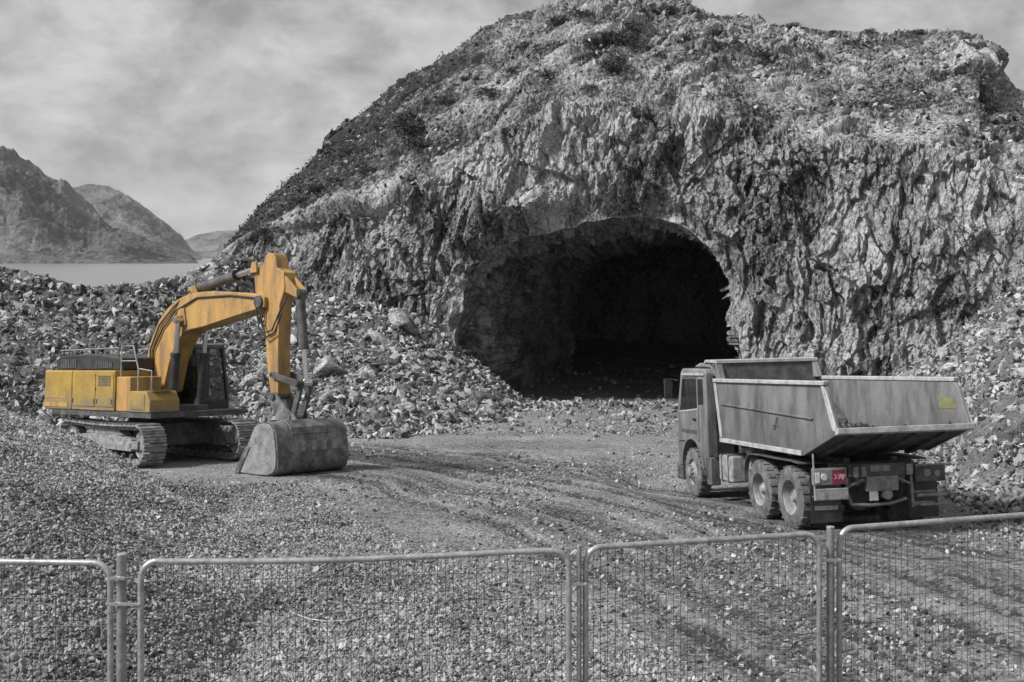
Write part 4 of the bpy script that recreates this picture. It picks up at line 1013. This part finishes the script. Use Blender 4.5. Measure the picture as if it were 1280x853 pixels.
T_(MB().prism([(3.5, 2.50), (2.35, 1.80), (2.2, 1.46), (3.38, 1.46)], -WB + .07, WB - .07), 'sloped_bed_front', M['dark'], None, .01)
hb_ = T_(MB().prism([(3.28, 1.44), (3.56, 2.6), (3.60, 3.0), (3.66, 3.0), (3.63, 2.6), (3.35, 1.40)], -WB + .06, WB - .06), 'headboard', M['dark'], None, .01)  # dark finish carries the shade under the canopy in its colour
T_(MB().prism([(3.56, 3.0), (4.25, 3.03), (4.3, 2.98), (4.33, 3.06), (4.25, 3.09), (3.56, 3.08)], -WB + .05, WB - .05), 'cab_canopy', M['bodyedge'], hb_, .015)
for y_ in (-1.12, 1.12):
    T_(MB().prism([(3.40, 2.66), (3.62, 2.66), (3.66, 3.0), (3.58, 3.0)], y_ - .07, y_ + .07), 'corner_gusset', M['body'], hb_, .01)
    T_(MB().prism([(3.66, 2.7), (3.72, 2.7), (4.2, 3.0), (4.05, 3.0)], y_ - .03, y_ + .03), 'canopy_stay', M['body'], hb_, .008)
# cab
ar = [(5.2 + .70 * math.cos(a), .62 + .70 * math.sin(a)) for a in np.linspace(0, math.pi, 14)]
cabp = [(4.26, .98), (4.26, 2.80), (4.34, 2.88), (5.78, 2.90), (5.92, 2.82), (6.22, 2.0), (6.28, 1.3), (6.28, .62)] + ar
cab_ = T_(MB().prism(cabp, -1.19, 1.19), 'cab', M['truck'], None, .035)
T_(MB().prism([(4.1, 2.90), (5.7, 2.92), (5.3, 3.02), (4.3, 3.0)], -.95, .95), 'roof_cap', M['truck'], cab_, .04)
for sg in (1, -1):
    def pz(a, b): return sorted((sg * a, sg * b))
    T_(MB().prism([(4.88, 1.98), (6.02, 1.90), (5.80, 2.66), (4.88, 2.68)], *pz(1.186, 1.198)), 'side_window', M['glass'], cab_, .004)
    T_(MB().prism([(4.46, 2.10), (4.76, 2.08), (4.76, 2.66), (4.46, 2.66)], *pz(1.186, 1.198)), 'sleeper_window', M['glass'], cab_, .004)
    dr = T_(MB().prism([(4.80, 1.28), (6.16, 1.20), (6.16, 1.92), (4.80, 1.96)], *pz(1.188, 1.204)), 'door', M['truck'], cab_, .01)
    sm_ = MB()
    for q in ([(4.785, 1.26), (4.80, 1.26), (4.80, 2.70), (4.785, 2.70)], [(4.80, 1.255), (6.18, 1.18), (6.18, 1.195), (4.80, 1.27)], [(6.165, 1.2), (6.18, 1.2), (6.03, 2.0), (6.015, 2.0)], [(4.80, 2.70), (5.82, 2.68), (5.82, 2.695), (4.80, 2.715)]): sm_.prism(q, *pz(1.188, 1.195))
    T_(sm_, 'door_seam', M['black'], dr, 0)
    T_(MB().box(4.9, 5.9, *pz(1.203, 1.214), 1.42, 1.50), 'rub_strip', M['dark'], dr, 0)
    T_(MB().prism([(4.82, 1.96), (6.06, 1.87), (6.06, 1.90), (4.82, 2.0)], *pz(1.188, 1.215)), 'window_ledge', M['bodyedge'], cab_, .004)
    T_(MB().prism([(4.30, 2.74), (5.80, 2.74), (5.78, 2.79), (4.30, 2.79)], *pz(1.188, 1.22)), 'rain_gutter', M['bodyedge'], cab_, .004)
    T_(MB().box(4.92, 5.12, *pz(1.203, 1.23), 1.72, 1.77), 'door_handle', M['black'], dr, .006)
    T_(MB().prism([(5.40, 1.92), (5.43, 1.92), (5.43, 2.67), (5.40, 2.67)], *pz(1.188, 1.206)), 'window_divider', M['black'], cab_, 0)
    arch = [(5.2 + .74 * math.cos(a), .62 + .74 * math.sin(a)) for a in np.linspace(.05, math.pi - .05, 16)]
    arci = [(5.2 + .67 * math.cos(a), .62 + .67 * math.sin(a)) for a in np.linspace(math.pi - .05, .05, 16)]
    T_(MB().prism(arch + arci, *pz(1.0, 1.25)), 'wheel_arch', M['truck'], cab_, .01)
    T_(MB().path([(6.1, sg * 1.2, 2.62), (6.34, sg * 1.34, 2.66), (6.36, sg * 1.34, 2.2), (6.15, sg * 1.2, 2.1)], .014).box(6.33, 6.41, *pz(1.27, 1.45), 2.22, 2.66), 'mirror', M['black'], cab_, .02)
    T_(MB().box(5.95, 6.34, *pz(.80, 1.22), .30, .62).box(6.0, 6.36, *pz(.9, 1.235), .34, .40), 'step', M['dark'], cab_, .02)
    T_(MB().box(6.27, 6.31, *pz(.72, 1.1), .74, .96), 'headlight', M['whitep'], cab_, .02)
    T_(MB().box(4.06, 4.36, *pz(1.0, 1.22), .35, .95), 'mudguard', M['dark'], cab_, .02)
T_(MB().prism([(5.985, 2.76), (5.995, 2.76), (6.265, 1.98), (6.25, 1.98)], -1.08, 1.08), 'windscreen', M['glass'], cab_, .003)
T_(MB().box(6.27, 6.30, -.9, .9, 1.1, 1.7), 'grille', M['dark'], cab_, .01)
T_(MB().box(6.2, 6.42, -1.2, 1.2, .34, .70), 'bumper', M['truck'], cab_, .04)
T_(MB().prism([(4.255, 1.2), (4.245, 1.2), (4.245, 2.6), (4.255, 2.6)], -1.0, 1.0), 'rear_wall_liner', M['dark'], cab_, 0)
T_(MB().box(3.92, 4.2, .7, 1.12, .95, 2.35).prism([(3.98, 2.35), (4.18, 2.35), (4.2, 2.7), (4.1, 2.74)], .78, 1.1), 'air_intake', M['black'], None, .02)
T_(MB().box(3.86, 4.2, -1.1, .6, 1.0, 1.9), 'equipment_rack', M['dark'], None, .03)
# tanks and boxes between the axles
tkk = T_(MB().box(2.95, 3.70, .68, 1.18, .50, 1.06), 'fuel_tank', M['rim'], None, .05)
T_(MB().box(3.12, 3.17, .66, 1.192, .49, 1.075).box(3.48, 3.53, .66, 1.192, .49, 1.075), 'tank_strap', M['dark'], tkk, .004)
T_(MB().box(2.25, 2.85, .75, 1.0, .62, 1.0), 'battery_box', M['dark'], None, .03)
at_ = MB()
for z_ in (.66, .88): at_.tube((2.02, 1.05, z_), (2.16, 1.05, z_), .10)
T_(at_.box(1.98, 2.18, .96, 1.16, .56, 1.12), 'air_tank', M['rim'], None, .02)
T_(MB().box(2.0, 3.7, -1.15, -.7, .52, 1.05), 'tool_locker', M['dark'], None, .04)
for sg in (1, -1):
    a, b = sorted((sg * .62, sg * 1.25))
    T_(MB().strip(curve2([(2.12, .62), (2.08, .95), (1.9, 1.18), (1.4, 1.22), (.7, 1.215), (0, 1.22), (-.5, 1.2)], 5), .02, a, b), 'mudguard', M['dark'], None, 0)
    fp = T_(MB().box(-.82, -.80, a + .02, b - .02, .18, .98), 'mud_flap', M['black'], None, .004)
    T_(MB().box(-.835, -.822, a + .1, b - .1, .40, .47).box(-.835, -.822, a + .06, b - .06, .62, .66), 'flap_plate', M['galvd'], fp, 0)
# rear lamps, underrun bar, hitch
def lamp_box(sg):
    a, b = sorted((sg * .64, sg * 1.27))
    L = T_(MB().box(-1.08, -.98, a, b, .86, 1.13), 'lamp_board', M['galvd'], None, .012)
    T_(MB().box(-1.10, -1.06, a, b, .60, .80), 'bumper_board', M['rim'], None, .012)
    T_(MB().tube((-1.03, sg * 1.24, .6), (-1.03, sg * 1.24, 1.4), .018).box(-1.06, -1.0, a, b, 1.13, 1.15), 'lamp_stay', M['galv'], L, 0)
    yr = (.68, .93) if sg > 0 else (-.93, -.68)
    ln = T_(MB().box(-1.10, -1.082, yr[0], yr[1], .875, 1.115), 'rear_lamp', M['red'], L, .006)
    ch = MB()
    for k in range(2):
        y0 = yr[1] - .03 - k * .065
        for zz, dz in ((1.0, .045), (1.0, -.045)):
            ch._add([(-1.106, y0, zz + dz), (-1.106, y0 - .022, zz + dz), (-1.106, y0 - .062, zz), (-1.106, y0 - .04, zz), (-1.1015, y0, zz + dz), (-1.1015, y0 - .022, zz + dz), (-1.1015, y0 - .062, zz), (-1.1015, y0 - .04, zz)],
                    [(0, 1, 2, 3), (4, 7, 6, 5), (0, 4, 5, 1), (1, 5, 6, 2), (2, 6, 7, 3), (3, 7, 4, 0)])
    T_(ch, 'chevron', M['pink'], ln, 0)
    yc = yr[0] + .06
    ht_ = MB().tube((-1.1065, yc + .025, 1.015), (-1.1015, yc + .025, 1.015), .03, 12).tube((-1.1065, yc - .025, 1.015), (-1.1015, yc - .025, 1.015), .03, 12)
    ht_._add([(-1.106, yc - .053, 1.005), (-1.106, yc + .053, 1.005), (-1.106, yc, .94), (-1.1015, yc - .053, 1.005), (-1.1015, yc + .053, 1.005), (-1.1015, yc, .94)], [(0, 1, 2), (3, 5, 4), (0, 3, 4, 1), (1, 4, 5, 2), (2, 5, 3, 0)])
    T_(ht_, 'reflector', M['pink'], ln, 0)
    T_(MB().tube((-1.10, sg * 1.08, 1.0), (-1.075, sg * 1.08, 1.0), .06).box(-1.095, -1.07, sg * 1.2 - .04, sg * 1.2 + .04, .9, 1.08), 'indicator', M['whitep'], L, .004)
lamp_box(1)
a_ = T_(MB().box(-1.08, -.98, -1.25, -.66, .84, 1.13), 'lamp_board', M['dark'], None, .012)
T_(MB().tube((-1.10, -.88, 1.0), (-1.075, -.88, 1.0), .07).tube((-1.10, -1.08, .98), (-1.075, -1.08, .98), .06).box(-1.1, -1.06, -1.25, -.66, 1.12, 1.15), 'rear_lamp', M['galvd'], a_, .004)
T_(MB().box(-1.10, -1.06, -1.25, -.66, .58, .64).box(-1.10, -1.06, -1.2, -.7, .42, .46), 'bumper_board', M['galvd'], None, .01)
hc = T_(MB().box(-1.12, -1.02, -.62, .62, .98, 1.2), 'rear_crossmember', M['dark'], None, .015)
T_(MB().prism([(-1.14, .72), (-1.05, .72), (-1.05, 1.0), (-1.14, .98)], -.30, .30).tube((-1.2, -.06, .66), (-1.1, -.06, .66), .09), 'tow_hitch', M['galvd'], hc, .01)
T_(MB().box(-1.14, -1.125, .10, .26, .56, .72), 'number_plate', M['whitep'], hc, .003)
for y_ in (.36, .50): T_(MB().tube((-1.13, y_, .98), (-1.13, y_, 1.16), .05), 'air_coupling', M['galvd'], hc, .006)
T_(MB().box(-1.14, -1.12, -.15, .22, 1.06, 1.17), 'type_plate', M['galvd'], hc, .004)
T_(MB().box(-1.15, -1.12, -.58, -.46, .98, 1.17), 'bracket', M['galvd'], hc, .006)
ub = MB(); ub.path([(-.98, .60, .95), (-1.0, .62, .70), (-1.02, .55, .50), (-1.02, .2, .47), (-1.02, -.2, .49), (-1.02, -.5, .56)], .03).path([(-1.0, -.62, .95), (-1.02, -.62, .4)], .03).path([(-1.02, .62, .80), (-1.05, .35, .92), (-1.05, -.35, .92), (-1.02, -.62, .80)], .025)
T_(ub, 'underrun_guard', M['galvd'], None, 0)
# what is left of a load: a low heap of broken stone lying in the body
nl_ = 2600; lx = rng.uniform(-1.75, 2.6, nl_); ly = rng.uniform(-1.1, 1.1, nl_)
hgt = .24 + .10 * np.exp(-((lx - 1.5) / 1.0) ** 2) * (1 - (ly / 1.2) ** 2) - .18 * np.clip((-lx - .5) / 1.2, 0, 1)
lz = 1.44 + np.where(lx < -.6, (-.6 - lx) * .33, 0) + hgt - .1 * rng.random(nl_)
sz = .03 + .09 * rng.random(nl_) ** 3
Rm = np.array(TRM)[:3, :3]; pw_ = (Rm @ np.stack([lx, ly, lz])).T + np.array(TRM)[:3, 3]
ld = scatter('rubble', pw_[:, 0], pw_[:, 1], sz, M['load'], 0, z=pw_[:, 2]); ld.name = 'load_of_rubble'

# ------------------------------------------------------------------ site fence
def rail_pts(pts, n=8): return pts
def fp(px, py, d): return Vector(((px - 640) / F * d, d, (HY - py) / F * d))
GROUND_Z = lambda x, y: float(ground(np.array([x]), np.array([y]))[0][0])
def panel(a, b, label, sag=0.0, r=.0245, open_left=False, wires=True):
    """welded mesh panel in a tube frame with rounded upper corners, from top corner a to top corner b"""
    L = (b - a).length; d = (b - a); d.z = 0; d.normalize()
    t = empty('mesh_fence', Matrix.Translation((a.x, a.y, GROUND_Z(a.x, a.y)))); zo = t.matrix_world.translation
    tag(t, label, 'fence panel', 'mesh panels of the site fence')
    za, zb_ = a.z - zo.z, b.z - zo.z; gb = min(0.0, GROUND_Z(b.x, b.y) - zo.z)
    def top(u): return za + (zb_ - za) * u - sag * math.sin(math.pi * min(1, u * 1.15)) * 1.0
    def pt(u, z): return Vector((d.x * L * u, d.y * L * u, z))
    cr = .13; pts = [pt(0, .10), pt(0, za - cr)]
    for k in range(1, 7):
        q = math.pi / 2 * k / 6; pts.append(pt(cr * (1 - math.cos(q)) / L, top(0) - cr + cr * math.sin(q)))
    for u in np.linspace(.06, .94, 14): pts.append(pt(u, top(u)))
    for k in range(0, 6):
        q = math.pi / 2 * k / 6; pts.append(pt(1 - cr * (1 - math.sin(q)) / L, top(1) - cr + cr * math.cos(q)))
    pts += [pt(1, zb_ - cr), pt(1, gb + .10)]
    fr_ = MB().path([tuple(p) for p in pts], r, 12)
    fr_.path([tuple(pt(0, .12)), tuple(pt(1, gb + .12))], r, 10)
    fr_.build('frame', M['galv'], t, 0)
    m = MB(); nv = int(L / .062)
    for k in range(1, nv):
        u = k / nv; wv = .004 * math.sin(k * 1.7); zt_ = top(u) - (0 if .04 < u < .96 else .06)
        m.tube(pt(u, .12 + gb * u) + Vector((wv, 0, 0)), pt(u, zt_), .0024, 4)
    z = .3
    while z < min(za, zb_) - .03:
        m.tube(pt(0, z), pt(1, z + (zb_ - za)), .0024, 4); z += .215
    m.build('mesh_infill', M['wire'], t, 0, smooth=False)
    return t
panel(fp(-420, 697, 8.9), fp(138, 704, 8.75), 'fence panel at the left edge, only its right end in view')
panel(fp(176, 702, 8.7), fp(711, 688, 9.05), 'wide fence panel in front of the gravel heap, its top rail dipping at the left', sag=.028)
panel(fp(732, 685, 9.1), fp(1024, 667, 9.6), 'narrow fence panel between the two slim posts, below the rear wheels of the truck')
panel(fp(1049, 661, 9.7), fp(1660, 615, 11.2), 'fence panel running off the right edge over the muddy tyre tracks')
def post(px, py, d, r, label, clips):
    p = fp(px, py, d); z0 = GROUND_Z(p.x, p.y)
    t = empty('fence_post', Matrix.Translation((p.x, p.y, z0))); tag(t, label, 'fence post', 'posts of the site fence')
    h = p.z - z0
    MB().tube((0, 0, -.3), (0, 0, h), r, 18).build('pole', M['galvd'], t, .004)
    MB().tube((0, 0, h), (0, 0, h + .012), r * 1.04, 18).build('post_cap', M['galv'], t, .003)
    for dz, x0, x1 in clips:
        c = MB(); c.box(x0, x1, -.012 - r, -.004 - r, h - dz - .012, h - dz + .012); c.tube((0, 0, h - dz - .014), (0, 0, h - dz + .014), r + .006, 16); c.tube((x1 - .02, -r - .02, h - dz), (x1 - .02, r, h - dz), .012, 8)
        c.build('clamp', M['galv'], t, .002)
post(152, 694, 8.72, .038, 'stout galvanised post between the two left fence panels', ((.17, -.07, .05), (.37, -.10, .17)))
post(724, 683, 9.07, .020, 'slim post with a loose top in the gap between the wide and the narrow panel', ((.30, -.09, .07),))
post(1038, 660, 9.65, .034, 'light grey post at the right end of the narrow panel', ((.27, -.11, .09),))

# small things lying on the ground
def gpt(px, py, dz=0.0):
    y0 = 8.0
    for _ in range(400):
        x_ = (px - 640) / F * y0
        if (HY - py) / F * y0 <= GROUND_Z(x_, y0): break
        y0 += .03
    return Vector((x_, y0, GROUND_Z(x_, y0) + dz))
tag(MB().path([tuple(gpt(a, b, .03)) for a, b in ((366, 770), (385, 778), (410, 781), (436, 779), (460, 774), (490, 768), (520, 764))], .008, 8).build('cable', M['bodyedge'], None, 0), 'thin pale cable lying on the gravel behind the wide fence panel', 'cable')
a, b = gpt(1150, 701, .03), gpt(1184, 699, .03)
tag(MB().tube(a, b, .016, 10).tube(b, b + (b - a) * .08, .03, 10).build('pipe', M['galvd'], None, 0), 'short thin pipe lying on the muddy ground right of the truck', 'pipe')
p = gpt(641, 808)
o = bpy.data.objects.new('stone_block', BM[5]); sc.collection.objects.link(o); o.location = p + Vector((0, 0, .02)); o.scale = (.17, .14, .16); o.rotation_euler = (0, .1, .2)
tag(o, 'pale flat stone on the ground behind the right end of the wide panel', 'stone')
